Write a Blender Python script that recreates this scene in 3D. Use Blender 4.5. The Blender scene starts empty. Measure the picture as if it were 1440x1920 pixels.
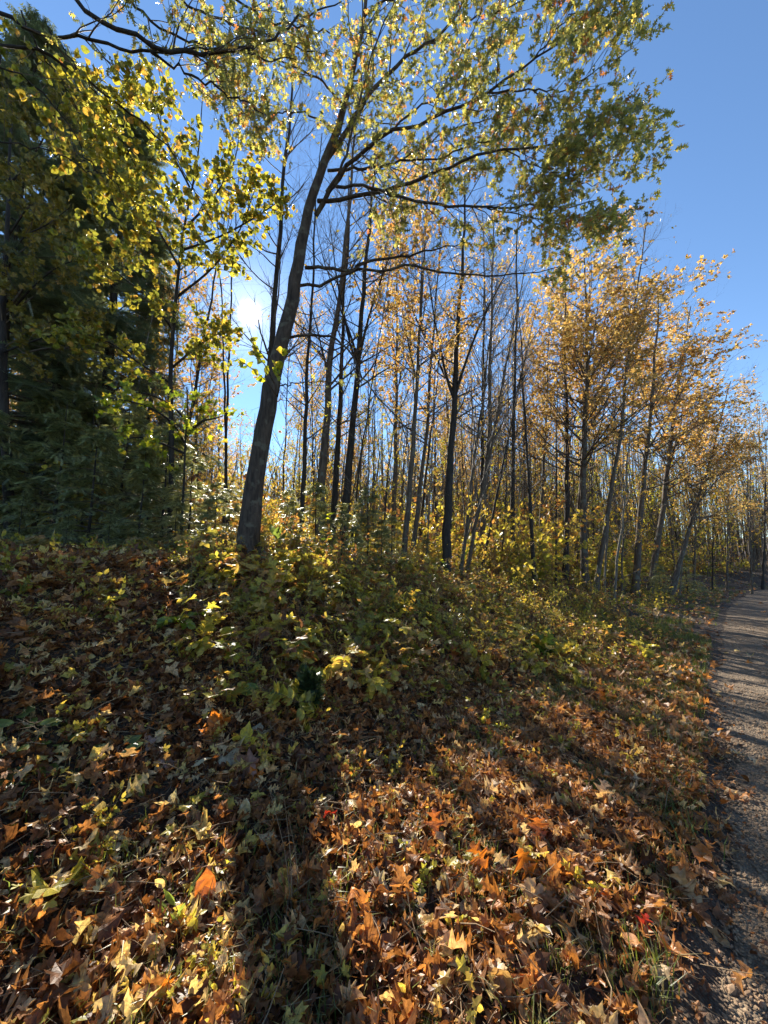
import bpy, math, random
import numpy as np
from mathutils import Vector, Matrix
rng = np.random.default_rng(7)
random.seed(7)
C = bpy.context.scene.collection
scene = bpy.context.scene
# ------------------------------------------------------------------ camera
F = 721.0                      # focal length in photo pixels (1440 x 1920)
PITCH = math.atan(100 / F)
EYE = 1.6
cam = bpy.data.cameras.new("camera"); camo = bpy.data.objects.new("camera", cam); C.objects.link(camo)
cam.sensor_fit = 'VERTICAL'; cam.sensor_height = 36.0; cam.lens = 36.0 * F / 1920
cam.clip_start = 0.05; cam.clip_end = 2000
camo.location = (0, 0, EYE); camo.rotation_euler = (math.pi / 2 + PITCH, 0, 0)
scene.camera = camo
CP, SP = math.cos(PITCH), math.sin(PITCH)


def ray(px, py):
    x = (px - 720) / F; y = (960 - py) / F
    return np.array([x, CP - y * SP, SP + y * CP])


def PW(px, py, Y):
    """point on the pixel's line of sight at world distance Y"""
    r = ray(px, py)
    return np.array([0, 0, EYE]) + r * (Y / r[1])


# ------------------------------------------------------------------ sky and sun
sd = ray(468, 588); sd = sd / np.linalg.norm(sd)
ELEV = math.asin(sd[2]); AZ = math.atan2(sd[0], sd[1])     # clockwise from +Y
w = bpy.data.worlds.new("World"); scene.world = w; w.use_nodes = True
nt = w.node_tree; nt.nodes.clear()
out = nt.nodes.new('ShaderNodeOutputWorld')
sky = nt.nodes.new('ShaderNodeTexSky'); sky.sky_type = 'NISHITA'; sky.sun_disc = False
sky.sun_elevation = ELEV; sky.sun_rotation = AZ; sky.altitude = 200
sky.air_density = 1.0; sky.dust_density = 0.0; sky.ozone_density = 2.5
bg = nt.nodes.new('ShaderNodeBackground'); bg.inputs[1].default_value = 0.085
hs = nt.nodes.new('ShaderNodeHueSaturation'); hs.inputs['Saturation'].default_value = 1.08
nt.links.new(sky.outputs[0], hs.inputs['Color']); nt.links.new(hs.outputs[0], bg.inputs[0])
tc = nt.nodes.new('ShaderNodeTexCoord')
dp = nt.nodes.new('ShaderNodeVectorMath'); dp.operation = 'DOT_PRODUCT'
dp.inputs[1].default_value = tuple(sd); nt.links.new(tc.outputs['Generated'], dp.inputs[0])
mx = nt.nodes.new('ShaderNodeMath'); mx.operation = 'MAXIMUM'; mx.inputs[1].default_value = 0
nt.links.new(dp.outputs['Value'], mx.inputs[0])


def powmul(p, k):
    a = nt.nodes.new('ShaderNodeMath'); a.operation = 'POWER'; a.inputs[1].default_value = p
    nt.links.new(mx.outputs[0], a.inputs[0])
    b = nt.nodes.new('ShaderNodeMath'); b.operation = 'MULTIPLY'; b.inputs[1].default_value = k
    nt.links.new(a.outputs[0], b.inputs[0]); return b


g1 = powmul(32000, 700.0); g2 = powmul(8000, 1.5); g3 = powmul(260, 0.20)
s1 = nt.nodes.new('ShaderNodeMath'); s1.operation = 'ADD'
nt.links.new(g1.outputs[0], s1.inputs[0]); nt.links.new(g2.outputs[0], s1.inputs[1])
s2 = nt.nodes.new('ShaderNodeMath'); s2.operation = 'ADD'
nt.links.new(s1.outputs[0], s2.inputs[0]); nt.links.new(g3.outputs[0], s2.inputs[1])
bg2 = nt.nodes.new('ShaderNodeBackground'); bg2.inputs[0].default_value = (1, .93, .8, 1)
nt.links.new(s2.outputs[0], bg2.inputs[1])
ad = nt.nodes.new('ShaderNodeAddShader')
nt.links.new(bg.outputs[0], ad.inputs[0]); nt.links.new(bg2.outputs[0], ad.inputs[1])
nt.links.new(ad.outputs[0], out.inputs[0])
sun = bpy.data.lights.new("sun", 'SUN'); suno = bpy.data.objects.new("sun", sun); C.objects.link(suno)
sun.energy = 5.0; sun.angle = math.radians(0.53); sun.color = (1, .93, .80)
suno.rotation_euler = Vector(sd).to_track_quat('Z', 'Y').to_euler(); suno.location = (0, 0, 30)
scene.view_settings.view_transform = 'Standard'; scene.view_settings.look = 'None'
scene.view_settings.gamma = 1; scene.view_settings.use_curve_mapping = False
scene.view_settings.exposure = 1.5
cy = scene.cycles
cy.max_bounces = 5; cy.diffuse_bounces = 3; cy.glossy_bounces = 2; cy.transmission_bounces = 3
cy.transparent_max_bounces = 4; cy.caustics_reflective = False; cy.caustics_refractive = False
cy.sample_clamp_indirect = 4.0; cy.sample_clamp_direct = 0
cy.use_denoising = True; cy.denoiser = 'OPENIMAGEDENOISE'; cy.denoising_input_passes = 'RGB_ALBEDO_NORMAL'; cy.denoising_prefilter = 'ACCURATE'
cy.use_adaptive_sampling = True; cy.adaptive_threshold = 0.02


# ------------------------------------------------------------------ numeric helpers
def nrm(a):
    return a / np.maximum(np.linalg.norm(a, axis=-1, keepdims=True), 1e-9)


def hash_noise(x, y, s=0):
    xi = np.floor(x).astype(np.int64); yi = np.floor(y).astype(np.int64)
    fx = x - xi; fy = y - yi
    fx = fx * fx * (3 - 2 * fx); fy = fy * fy * (3 - 2 * fy)

    def h(a, b):
        n = (a * 374761393 + b * 668265263 + s * 974634777) & 0x7fffffff
        n = ((n ^ (n >> 13)) * 1274126177) & 0x7fffffff
        return ((n ^ (n >> 16)) & 0xffff) / 65535.0
    return (h(xi, yi) * (1 - fx) + h(xi + 1, yi) * fx) * (1 - fy) + (h(xi, yi + 1) * (1 - fx) + h(xi + 1, yi + 1) * fx) * fy


def bend_off(t):
    return 0.0026 * np.maximum(0, np.minimum(t, 70) - 8) ** 2 + .02 * (np.clip(t, 32, 56) - 32) ** 2


def ut(x, y):
    u = -0.76 * x + 0.65 * y - 0.15; t = 0.65 * x + 0.76 * y
    return u + bend_off(t), t


UX = [-60, -3.4, -3.0, -0.25, 0.05, 0.5, 1.7, 2.4, 3.0, 3.7, 4.6, 5.5, 8, 20, 100]
UH = [0.1, 0.05, -0.05, -0.05, 0.02, 0.06, 0.13, 0.42, 0.72, 1.10, 1.52, 1.70, 1.74, 1.74, 1.74]


def ground(x, y):
    x = np.asarray(x, float); y = np.asarray(y, float)
    u, t = ut(x, y)
    uu = u + 0.25 * (hash_noise(x * .6, y * .6, 3) - .5) * np.clip(u - .5, 0, 1)
    h = sum(np.interp(uu + o, UX, UH) for o in (-.3, -.15, 0, .15, .3)) / 5
    h0 = np.interp(uu, UX, UH)
    k = np.clip((u - .6) / .6, 0, 1)
    h = h0 * (1 - k) + h * k
    h = h * np.interp(t, [4, 12, 35, 80], [1, .86, .66, .6])
    b = np.clip((u - .2) / 1.0, 0, 1)
    h = h + .085 * np.clip(np.hypot(x, y) - 48, 0, 90)
    h = h + .17 * np.exp(-((x + 1.9) ** 2 + (y - 5.7) ** 2) / 1.3)
    return h + b * (.10 * (hash_noise(x * 1.3, y * 1.3, 1) - .5) + .04 * (hash_noise(x * 5, y * 5, 2) - .5)) + .01 * (hash_noise(x * 9, y * 9, 5) - .5)


class Geo:
    def __init__(s):
        s.V = []; s.R = []; s.F = {}; s.n = 0

    def add(s, V, Fc, mi=0, R=None, smooth=False):
        V = np.asarray(V, np.float32).reshape(-1, 3)
        Fc = np.asarray(Fc, np.int64)
        if len(V) == 0 or len(Fc) == 0: return
        s.V.append(V); s.R.append(np.full(len(V), .5, np.float32) if R is None else np.asarray(R, np.float32).reshape(-1))
        s.F.setdefault((Fc.shape[1], mi, smooth), []).append(Fc + s.n); s.n += len(V)

    def build(s, name, mats, parent=None, link=True):
        me = bpy.data.meshes.new(name)
        V = np.concatenate(s.V); R = np.concatenate(s.R)
        me.vertices.add(len(V)); me.vertices.foreach_set("co", V.ravel())
        li = []; ls = []; mi = []; sm = []; st = 0
        for (k, m, smo), L in s.F.items():
            f = np.concatenate(L); li.append(f.ravel())
            ls.append(st + np.arange(len(f)) * k); st += f.size
            mi.append(np.full(len(f), m)); sm.append(np.full(len(f), smo))
        li = np.concatenate(li); ls = np.concatenate(ls)
        me.loops.add(len(li)); me.loops.foreach_set("vertex_index", li.astype(np.int32))
        me.polygons.add(len(ls)); me.polygons.foreach_set("loop_start", ls.astype(np.int32))
        me.polygons.foreach_set("material_index", np.concatenate(mi).astype(np.int32))
        me.polygons.foreach_set("use_smooth", np.concatenate(sm).astype(bool))
        me.update(calc_edges=True)
        a = me.attributes.new("rnd", 'FLOAT', 'POINT'); a.data.foreach_set("value", R)
        for m in (mats if isinstance(mats, (list, tuple)) else [mats]): me.materials.append(m)
        o = bpy.data.objects.new(name, me); C.objects.link(o)
        if parent is not None: o.parent = parent
        return o


def tag(o, label=None, cat=None, group=None, kind=None):
    if label: o['label'] = label
    if cat: o['category'] = cat
    if group: o['group'] = group
    if kind: o['kind'] = kind
    return o


def thing(name, label, cat, loc=(0, 0, 0), group=None):
    o = bpy.data.objects.new(name, None); C.objects.link(o); o.location = loc
    o.empty_display_size = .1
    return tag(o, label, cat, group)


def dup(root, label=None, group=None):
    r = root.copy(); C.objects.link(r)
    if label: r['label'] = label
    if group: r['group'] = group
    for ch in list(root.children):
        c = ch.copy(); C.objects.link(c); c.parent = r
    return r


def tubes(geo, P, Rd, sides=5, mi=0, rnd=None, smooth=True, rough=0.0):
    """P (B,n,3), Rd (B,n)"""
    P = np.asarray(P, float); Rd = np.asarray(Rd, float)
    if P.ndim == 2: P = P[None]; Rd = Rd[None]
    B, n, _ = P.shape
    if B == 0: return
    T = np.empty_like(P); T[:, 1:-1] = P[:, 2:] - P[:, :-2]; T[:, 0] = P[:, 1] - P[:, 0]; T[:, -1] = P[:, -1] - P[:, -2]
    T = nrm(T)
    ov = nrm(P[:, -1] - P[:, 0])
    ref = np.zeros((B, 3)); k = np.argmin(np.abs(ov), axis=1); ref[np.arange(B), k] = 1
    A = nrm(np.cross(T, ref[:, None, :])); Bn = np.cross(T, A)
    a = np.arange(sides) * 2 * math.pi / sides
    rr = Rd[:, :, None]
    if rough > 0: rr = rr * (1 + rough * (rng.random((B, n, sides)) - .5))
    else: rr = np.repeat(rr, sides, 2)
    V = P[:, :, None, :] + rr[..., None] * (A[:, :, None, :] * np.cos(a)[None, None, :, None] + Bn[:, :, None, :] * np.sin(a)[None, None, :, None])
    i = np.arange(n - 1)[:, None] * sides; j = np.arange(sides)[None, :]; j2 = (j + 1) % sides
    q = np.stack([i + j, i + j2, i + sides + j2, i + sides + j], -1).reshape(-1, 4)
    q = (q[None] + (np.arange(B) * n * sides)[:, None, None]).reshape(-1, 4)
    R = np.full(B, .5) if rnd is None else rnd
    geo.add(V.reshape(-1, 3), q, mi, np.repeat(R, n * sides), smooth)


def resample(P, n):
    P = np.asarray(P, float); d = np.r_[0, np.cumsum(np.linalg.norm(np.diff(P, axis=0), axis=1))]
    # Catmull-Rom style smoothing through dense cubic interpolation
    t = np.linspace(0, d[-1], n); m = np.gradient(P, d, axis=0)
    k = np.clip(np.searchsorted(d, t) - 1, 0, len(d) - 2); h = (d[k + 1] - d[k])[:, None]; s = ((t - d[k])[:, None]) / h
    return ((2 * s**3 - 3 * s**2 + 1) * P[k] + (s**3 - 2 * s**2 + s) * h * m[k] + (-2 * s**3 + 3 * s**2) * P[k + 1] + (s**3 - s**2) * h * m[k + 1])


def grow(P, Rd, count, t0, t1, ang, length, n=5, up=0.1, wig=0.15, rk=0.55, taper=.25, flat=0.0, lenfall=0.5, rmin=.0012):
    """side branches: count per parent, ang (lo,hi) degrees from parent, length (lo,hi) metres"""
    B, m, _ = P.shape
    idx = np.repeat(np.arange(B), count); N = len(idx)
    t = rng.uniform(t0, t1, N); f = t * (m - 1); k = np.minimum(f.astype(int), m - 2); s = (f - k)[:, None]
    p0 = P[idx, k] * (1 - s) + P[idx, k + 1] * s
    r0 = (Rd[idx, k] * (1 - s[:, 0]) + Rd[idx, k + 1] * s[:, 0])
    T = nrm(P[idx, k + 1] - P[idx, k])
    rv = rng.normal(size=(N, 3))
    if flat > 0: rv[:, 2] *= (1 - flat)
    side = nrm(rv - T * (rv * T).sum(1, keepdims=True))
    a = np.radians(rng.uniform(ang[0], ang[1], N))[:, None]
    D = nrm(T * np.cos(a) + side * np.sin(a))
    L = rng.uniform(length[0], length[1], N) * (1 - lenfall * t)
    Q = np.empty((N, n, 3)); Q[:, 0] = p0; step = (L / (n - 1))[:, None]
    for i in range(1, n):
        D = nrm(D + wig * rng.normal(size=(N, 3)) + np.array([0, 0, up]))
        Q[:, i] = Q[:, i - 1] + D * step
    rb = np.maximum(np.minimum(r0 * rk, .018 * L + .0012), rmin)
    R = rb[:, None] * np.linspace(1, taper, n)[None]
    return Q, R


def along(P, per, t0=.2, t1=1.0):
    """points and tangents along polylines"""
    B, m, _ = P.shape
    idx = np.repeat(np.arange(B), per); N = len(idx)
    f = rng.uniform(t0, t1, N) * (m - 1) * .9999; k = f.astype(int); s = (f - k)[:, None]
    return P[idx, k] * (1 - s) + P[idx, k + 1] * s, nrm(P[idx, k + 1] - P[idx, k])


def frames(fwd, nor):
    """columns x, y(fwd), z(normal)"""
    y = nrm(fwd); x = nrm(np.cross(y, nor)); z = np.cross(x, y)
    return np.stack([x, y, z], -1)


def scatter(geo, tm, pos, Rm, sc, mi=0, rnd=None, smooth=False):
    V, Fs = tm[0], tm[1]
    N = len(pos)
    if N == 0: return
    W = np.einsum('nij,vj->nvi', Rm, V) * np.asarray(sc)[:, None, None] + pos[:, None, :]
    r = rng.random(N) if rnd is None else rnd
    R = np.repeat(r, len(V))
    if len(tm) > 2: R = np.clip(R + np.tile(tm[2], N), 0, 1)
    F_ = (Fs[None] + (np.arange(N) * len(V))[:, None, None]).reshape(-1, Fs.shape[1])
    geo.add(W.reshape(-1, 3), F_, mi, R, smooth)


# ------------------------------------------------------------------ leaf outlines
def bend(V, kx=0., ky=0., cup=0., tw=0., wav=0.):
    V = V.copy(); x, y = V[:, 0].copy(), V[:, 1].copy()
    z = cup * np.abs(x) + wav * np.sin(y * 9 + x * 7) * .06
    if abs(kx) > 1e-4: X = np.sin(kx * x) / kx; z = z + (1 - np.cos(kx * x)) / kx; x = X
    y0 = y - .4
    if abs(ky) > 1e-4:
        Y = np.sin(ky * y0) / ky + .4; z = z * np.cos(ky * y0) + (1 - np.cos(ky * y0)) / ky
    else: Y = y
    a = tw * y0; X = x * np.cos(a) - z * np.sin(a); Z = x * np.sin(a) + z * np.cos(a)
    return np.stack([X, Y, Z], 1)


def fan(half, c, rings=1, stem=True):
    out_ = [(x, y) for x, y in half] + [(-x, y) for x, y in half[::-1][1:-1]]
    o = np.array(out_); n = len(o); c = np.array(c)
    V = [np.r_[c, 0]]; Fc = []
    if rings == 2:
        V += [np.r_[c + (p - c) * .5, 0] for p in o]; V += [np.r_[p, 0] for p in o]
        for i in range(n):
            j = (i + 1) % n
            Fc += [(0, 1 + i, 1 + j), (1 + i, 1 + n + i, 1 + n + j), (1 + i, 1 + n + j, 1 + j)]
    else:
        V += [np.r_[p, 0] for p in o]
        Fc = [(0, 1 + i, 1 + (i + 1) % n) for i in range(n)]
    if stem:
        b = len(V); V += [np.array([.012, .01, 0]), np.array([-.012, .01, 0]), np.array([0, -.45, .02])]; Fc.append((b, b + 1, b + 2))
    return np.array(V, float), np.array(Fc)


def strip(prof, stem=True):
    """prof: list (y, w, ytip shift) - midrib strip leaf"""
    V = []; Fc = []
    for y, w_, *s in prof:
        sh = s[0] if s else 0
        V += [(-w_, y + sh, 0), (0, y, 0), (w_, y + sh, 0)]
    for i in range(len(prof) - 1):
        a = i * 3; b = a + 3
        for p in ((a, b + 1, b), (a, a + 1, b + 1), (a + 1, a + 2, b + 1), (a + 2, b + 2, b + 1)): Fc.append(p)
    if stem:
        b = len(V); V += [(.012, .01, 0), (-.012, .01, 0), (0, -.2, .01)]; Fc.append((b, b + 1, b + 2))
    return np.array(V, float), np.array(Fc)


MAPLE_H = [(0, 0), (.13, -.04), (.33, -.10), (.31, .02), (.24, .11), (.36, .17), (.56, .26), (.50, .35), (.60, .50), (.45, .455), (.36, .48), (.23, .44), (.27, .60), (.21, .69), (.13, .75), (0, 1.0)]
MAPLE2 = fan(MAPLE_H, (0, .32), 2); MAPLE1 = fan([MAPLE_H[i] for i in (0, 2, 4, 6, 8, 11, 13, 15)], (0, .32), 1)
OAK2 = strip([(0, .015), (.12, .05), (.17, .24, .08), (.25, .30, .06), (.31, .09, .03), (.40, .11, .02), (.46, .36, .12), (.52, .42, .10), (.59, .11, .04), (.68, .10, .04), (.73, .28, .14), (.79, .31, .09), (.84, .08, .03), (.91, .1, .06), (1, .0)])
OAK1 = strip([(0, .02), (.2, .27, .08), (.32, .08), (.48, .38, .12), (.6, .1), (.75, .29, .12), (.85, .07), (1, 0)])
OVAL2 = strip([(0, .01), (.12, .16), (.3, .27), (.5, .29), (.7, .23), (.85, .13), (.95, .04), (1, 0)])
OVAL1 = strip([(0, .02), (.25, .26), (.6, .27), (1, 0)], False)
HEART = strip([(0, .02, -.06), (.06, .28, -.08), (.25, .43), (.45, .42), (.7, .27), (.88, .1), (1, 0)])
NARROW = strip([(0, .02), (.3, .1), (.65, .09), (1, 0)], False)
DIA = (np.array([(0, 0, 0), (.33, .45, .05), (0, 1, 0), (-.33, .45, .05)]), np.array([(0, 1, 2), (0, 2, 3)]))


def variants(tm, n, k=1.0):
    out_ = []
    for _ in range(n):
        out_.append((bend(tm[0], rng.normal(0, 1.6 * k), rng.normal(0, 1.3 * k), rng.uniform(-.3, .5) * k, rng.normal(0, 1.1 * k), rng.uniform(0, 1.3) * k), tm[1]))
    return out_


def scatter_var(geo, vs, pos, Rm, sc, mi=0, rnd=None):
    N = len(pos); g = rng.integers(0, len(vs), N)
    if rnd is None: rnd = rng.random(N)
    sc = np.broadcast_to(sc, N)
    for i, v in enumerate(vs):
        m = g == i
        if m.any(): scatter(geo, v, pos[m], Rm[m], sc[m], mi, rnd[m])


# ------------------------------------------------------------------ materials
def newmat(name):
    m = bpy.data.materials.new(name); m.use_nodes = True; m.node_tree.nodes.clear(); return m, m.node_tree


def ramp_node(nt, cols, interp='LINEAR'):
    r = nt.nodes.new('ShaderNodeValToRGB'); r.color_ramp.interpolation = interp
    e = r.color_ramp.elements
    while len(e) < len(cols): e.new(.5)
    for i, (p, c) in enumerate(cols): e[i].position = p; e[i].color = (*c, 1)
    return r


def leaf_mat(name, cols, trans=.5, rough=.45, spec=.5, tboost=1.5, noise=0.35, nscale=30):
    m, nt = newmat(name)
    at = nt.nodes.new('ShaderNodeAttribute'); at.attribute_name = 'rnd'
    r = ramp_node(nt, cols); nt.links.new(at.outputs['Fac'], r.inputs[0])
    tcn = nt.nodes.new('ShaderNodeTexCoord'); no = nt.nodes.new('ShaderNodeTexNoise'); no.inputs['Scale'].default_value = nscale
    no.inputs['Detail'].default_value = 3
    nt.links.new(tcn.outputs['Object'], no.inputs['Vector'])
    mr = nt.nodes.new('ShaderNodeMapRange'); mr.inputs[1].default_value = .3; mr.inputs[2].default_value = .7
    mr.inputs[3].default_value = 1 - noise; mr.inputs[4].default_value = 1 + noise
    nt.links.new(no.outputs['Fac'], mr.inputs[0])
    mu = nt.nodes.new('ShaderNodeVectorMath'); mu.operation = 'SCALE'
    nt.links.new(r.outputs[0], mu.inputs[0]); nt.links.new(mr.outputs[0], mu.inputs['Scale'])
    p = nt.nodes.new('ShaderNodeBsdfPrincipled'); p.inputs['Roughness'].default_value = rough
    p.inputs['Specular IOR Level'].default_value = spec
    nt.links.new(mu.outputs[0], p.inputs['Base Color'])
    t = nt.nodes.new('ShaderNodeBsdfTranslucent')
    tb = nt.nodes.new('ShaderNodeVectorMath'); tb.operation = 'MULTIPLY'; tb.inputs[1].default_value = (tboost * 1.1, tboost, tboost * .6)
    nt.links.new(mu.outputs[0], tb.inputs[0]); nt.links.new(tb.outputs[0], t.inputs[0])
    mi = nt.nodes.new('ShaderNodeMixShader'); mi.inputs[0].default_value = trans
    nt.links.new(p.outputs[0], mi.inputs[1]); nt.links.new(t.outputs[0], mi.inputs[2])
    o = nt.nodes.new('ShaderNodeOutputMaterial'); nt.links.new(mi.outputs[0], o.inputs[0])
    return m


def bark_mat(name, c1, c2, scale=18, bump=.6, lichen=None):
    m, nt = newmat(name)
    tcn = nt.nodes.new('ShaderNodeTexCoord'); mp = nt.nodes.new('ShaderNodeMapping'); mp.inputs['Scale'].default_value = (1, 1, .18)
    nt.links.new(tcn.outputs['Object'], mp.inputs[0])
    n1 = nt.nodes.new('ShaderNodeTexNoise'); n1.inputs['Scale'].default_value = scale; n1.inputs['Detail'].default_value = 6; n1.inputs['Roughness'].default_value = .65
    nt.links.new(mp.outputs[0], n1.inputs['Vector'])
    r = ramp_node(nt, [(.32, c1), (.66, c2)]); nt.links.new(n1.outputs['Fac'], r.inputs[0])
    col = r.outputs[0]
    if lichen:
        n2 = nt.nodes.new('ShaderNodeTexNoise'); n2.inputs['Scale'].default_value = 7; n2.inputs['Detail'].default_value = 5
        nt.links.new(tcn.outputs['Object'], n2.inputs['Vector'])
        r2 = ramp_node(nt, [(.56, (0, 0, 0)), (.64, (1, 1, 1))]); nt.links.new(n2.outputs['Fac'], r2.inputs[0])
        mxn = nt.nodes.new('ShaderNodeMixRGB'); mxn.inputs[2].default_value = (*lichen, 1)
        nt.links.new(r2.outputs[0], mxn.inputs[0]); nt.links.new(col, mxn.inputs[1]); col = mxn.outputs[0]
    p = nt.nodes.new('ShaderNodeBsdfPrincipled'); p.inputs['Roughness'].default_value = .8; p.inputs['Specular IOR Level'].default_value = .3
    nt.links.new(col, p.inputs['Base Color'])
    b = nt.nodes.new('ShaderNodeBump'); b.inputs['Strength'].default_value = bump; b.inputs['Distance'].default_value = .035
    nt.links.new(n1.outputs['Fac'], b.inputs['Height']); nt.links.new(b.outputs[0], p.inputs['Normal'])
    o = nt.nodes.new('ShaderNodeOutputMaterial'); nt.links.new(p.outputs[0], o.inputs[0])
    return m


def soil_mat(name, stops, s1, s2, bump, dist):
    m, nt = newmat(name)
    tcn = nt.nodes.new('ShaderNodeTexCoord')
    n1 = nt.nodes.new('ShaderNodeTexNoise'); n1.inputs['Scale'].default_value = s1; n1.inputs['Detail'].default_value = 8; n1.inputs['Roughness'].default_value = .7
    nt.links.new(tcn.outputs['Object'], n1.inputs['Vector'])
    r = ramp_node(nt, stops); nt.links.new(n1.outputs['Fac'], r.inputs[0])
    v = nt.nodes.new('ShaderNodeTexVoronoi'); v.inputs['Scale'].default_value = s2
    nt.links.new(tcn.outputs['Object'], v.inputs['Vector'])
    mr = nt.nodes.new('ShaderNodeMapRange'); mr.inputs[3].default_value = .65; mr.inputs[4].default_value = 1.3
    sp = nt.nodes.new('ShaderNodeSeparateColor'); nt.links.new(v.outputs['Color'], sp.inputs[0]); nt.links.new(sp.outputs[0], mr.inputs[0])
    mu = nt.nodes.new('ShaderNodeVectorMath'); mu.operation = 'SCALE'; nt.links.new(r.outputs[0], mu.inputs[0]); nt.links.new(mr.outputs[0], mu.inputs['Scale'])
    p = nt.nodes.new('ShaderNodeBsdfPrincipled'); p.inputs['Roughness'].default_value = .9
    nt.links.new(mu.outputs[0], p.inputs['Base Color'])
    a = nt.nodes.new('ShaderNodeMath'); a.operation = 'SUBTRACT'
    nt.links.new(n1.outputs['Fac'], a.inputs[0]); nt.links.new(v.outputs['Distance'], a.inputs[1])
    b = nt.nodes.new('ShaderNodeBump'); b.inputs['Strength'].default_value = bump; b.inputs['Distance'].default_value = dist
    nt.links.new(a.outputs[0], b.inputs['Height']); nt.links.new(b.outputs[0], p.inputs['Normal'])
    o = nt.nodes.new('ShaderNodeOutputMaterial'); nt.links.new(p.outputs[0], o.inputs[0])
    return m


M = {}
M['bark_main'] = bark_mat('bark_main', (.03, .021, .015), (.11, .08, .058), 22, 1.0, (.13, .115, .08))
M['bark_dark'] = bark_mat('bark_dark', (.016, .013, .011), (.055, .045, .036), 22, .8)
M['bark_grey'] = bark_mat('bark_grey', (.05, .036, .026), (.15, .115, .085), 20, .6, (.14, .14, .11))
M['bark_pale'] = bark_mat('bark_pale', (.09, .078, .06), (.24, .215, .175), 14, .4)
M['twig'] = bark_mat('twig_bark', (.07, .055, .042), (.17, .135, .105), 30, .3)
M['twig_red'] = bark_mat('twig_bark_red', (.085, .055, .045), (.2, .14, .11), 30, .3)
M['oak_green'] = leaf_mat('leaf_oak_green', [(0, (.13, .145, .065)), (.35, (.22, .24, .09)), (.65, (.34, .34, .10)), (.84, (.48, .40, .12)), (.95, (.42, .22, .08)), (1, (.36, .12, .05))], .6, .28, .9, 1.5)
M['oak_brown'] = leaf_mat('leaf_oak_brown', [(0, (.22, .17, .08)), (.4, (.40, .29, .12)), (.75, (.50, .35, .14)), (1, (.42, .22, .09))], .5, .36, .7, 1.5)
M['yellow'] = leaf_mat('leaf_yellow', [(0, (.16, .2, .02)), (.4, (.34, .33, .03)), (.8, (.5, .40, .04)), (1, (.46, .25, .05))], .55, .4, .5, 1.4)
M['yellowgreen'] = leaf_mat('leaf_yellow_green', [(0, (.05, .09, .012)), (.5, (.15, .21, .02)), (.85, (.33, .35, .03)), (1, (.5, .38, .05))], .55, .33, .6, 1.5)
M['basswood'] = leaf_mat('leaf_basswood', [(0, (.09, .12, .03)), (.45, (.22, .24, .045)), (.8, (.44, .38, .06)), (1, (.5, .30, .07))], .55, .33, .6, 1.4)
M['olive'] = leaf_mat('leaf_olive', [(0, (.14, .13, .03)), (.6, (.27, .22, .05)), (1, (.42, .27, .08))], .5, .45, .4, 1.3)
M['orange'] = leaf_mat('leaf_orange', [(0, (.34, .26, .10)), (.5, (.50, .36, .13)), (.85, (.53, .31, .12)), (1, (.48, .22, .10))], .5, .42, .5, 1.5)
M['gold'] = leaf_mat('leaf_gold', [(0, (.2, .19, .03)), (.5, (.42, .3, .04)), (1, (.46, .24, .05))], .5, .45, .4, 1.4)
M['needle'] = leaf_mat('needle_green', [(0, (.13, .15, .08)), (.55, (.26, .29, .15)), (.85, (.40, .43, .22)), (1, (.46, .40, .16))], .4, .34, .6, 1.4)
M['needle_dark'] = leaf_mat('needle_dark', [(0, (.11, .145, .10)), (1, (.23, .27, .15))], .4, .4, .6, 1.2)
M['litter'] = leaf_mat('leaf_litter', [(0, (.06, .022, .008)), (.3, (.16, .062, .022)), (.55, (.29, .13, .05)), (.72, (.42, .18, .055)), (.82, (.44, .17, .04)), (.9, (.6, .44, .24)), (1, (.58, .44, .08))], .42, .44, .4, 1.45, .45, 60)
M['litter_orange'] = leaf_mat('leaf_litter_orange', [(0, (.15, .06, .022)), (.3, (.30, .14, .055)), (.55, (.44, .22, .09)), (.75, (.52, .20, .045)), (.9, (.6, .42, .24)), (1, (.5, .36, .1))], .38, .46, .4, 1.4, .4, 60)
M['red'] = leaf_mat('leaf_red', [(0, (.22, .03, .02)), (1, (.42, .09, .04))], .45, .35, .5, 1.4)
M['herb'] = leaf_mat('leaf_herb', [(0, (.13, .14, .03)), (.3, (.30, .28, .05)), (.55, (.46, .40, .07)), (.75, (.48, .34, .08)), (.9, (.36, .18, .06)), (1, (.22, .10, .04))], .55, .4, .5, 1.4)
M['herb_brown'] = leaf_mat('leaf_herb_brown', [(0, (.20, .17, .06)), (.5, (.32, .21, .08)), (1, (.34, .17, .07))], .5, .5, .4, 1.3)
M['broad'] = leaf_mat('leaf_broad_green', [(0, (.07, .11, .03)), (1, (.22, .28, .06))], .5, .3, .6, 1.4)
M['grass'] = leaf_mat('grass_blade', [(0, (.07, .10, .02)), (.5, (.16, .2, .04)), (.8, (.34, .28, .12)), (1, (.42, .34, .18))], .45, .4, .5, 1.3)
M['stem'] = bark_mat('stem_dry', (.14, .09, .05), (.30, .21, .12), 30, .2)
M['soil'] = soil_mat('forest_soil', [(.3, (.03, .02, .012)), (.55, (.08, .05, .03)), (.75, (.14, .09, .05))], 14, 60, 1.0, .03)
M['gravel'] = soil_mat('gravel_path', [(.3, (.075, .050, .030)), (.5, (.155, .108, .066)), (.75, (.26, .185, .115))], 5, 60, 1.0, .02)
M['stone'] = soil_mat('gravel_stone', [(.3, (.13, .078, .042)), (.6, (.28, .185, .11)), (.8, (.44, .33, .21))], 25, 100, .3, .002)

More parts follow.
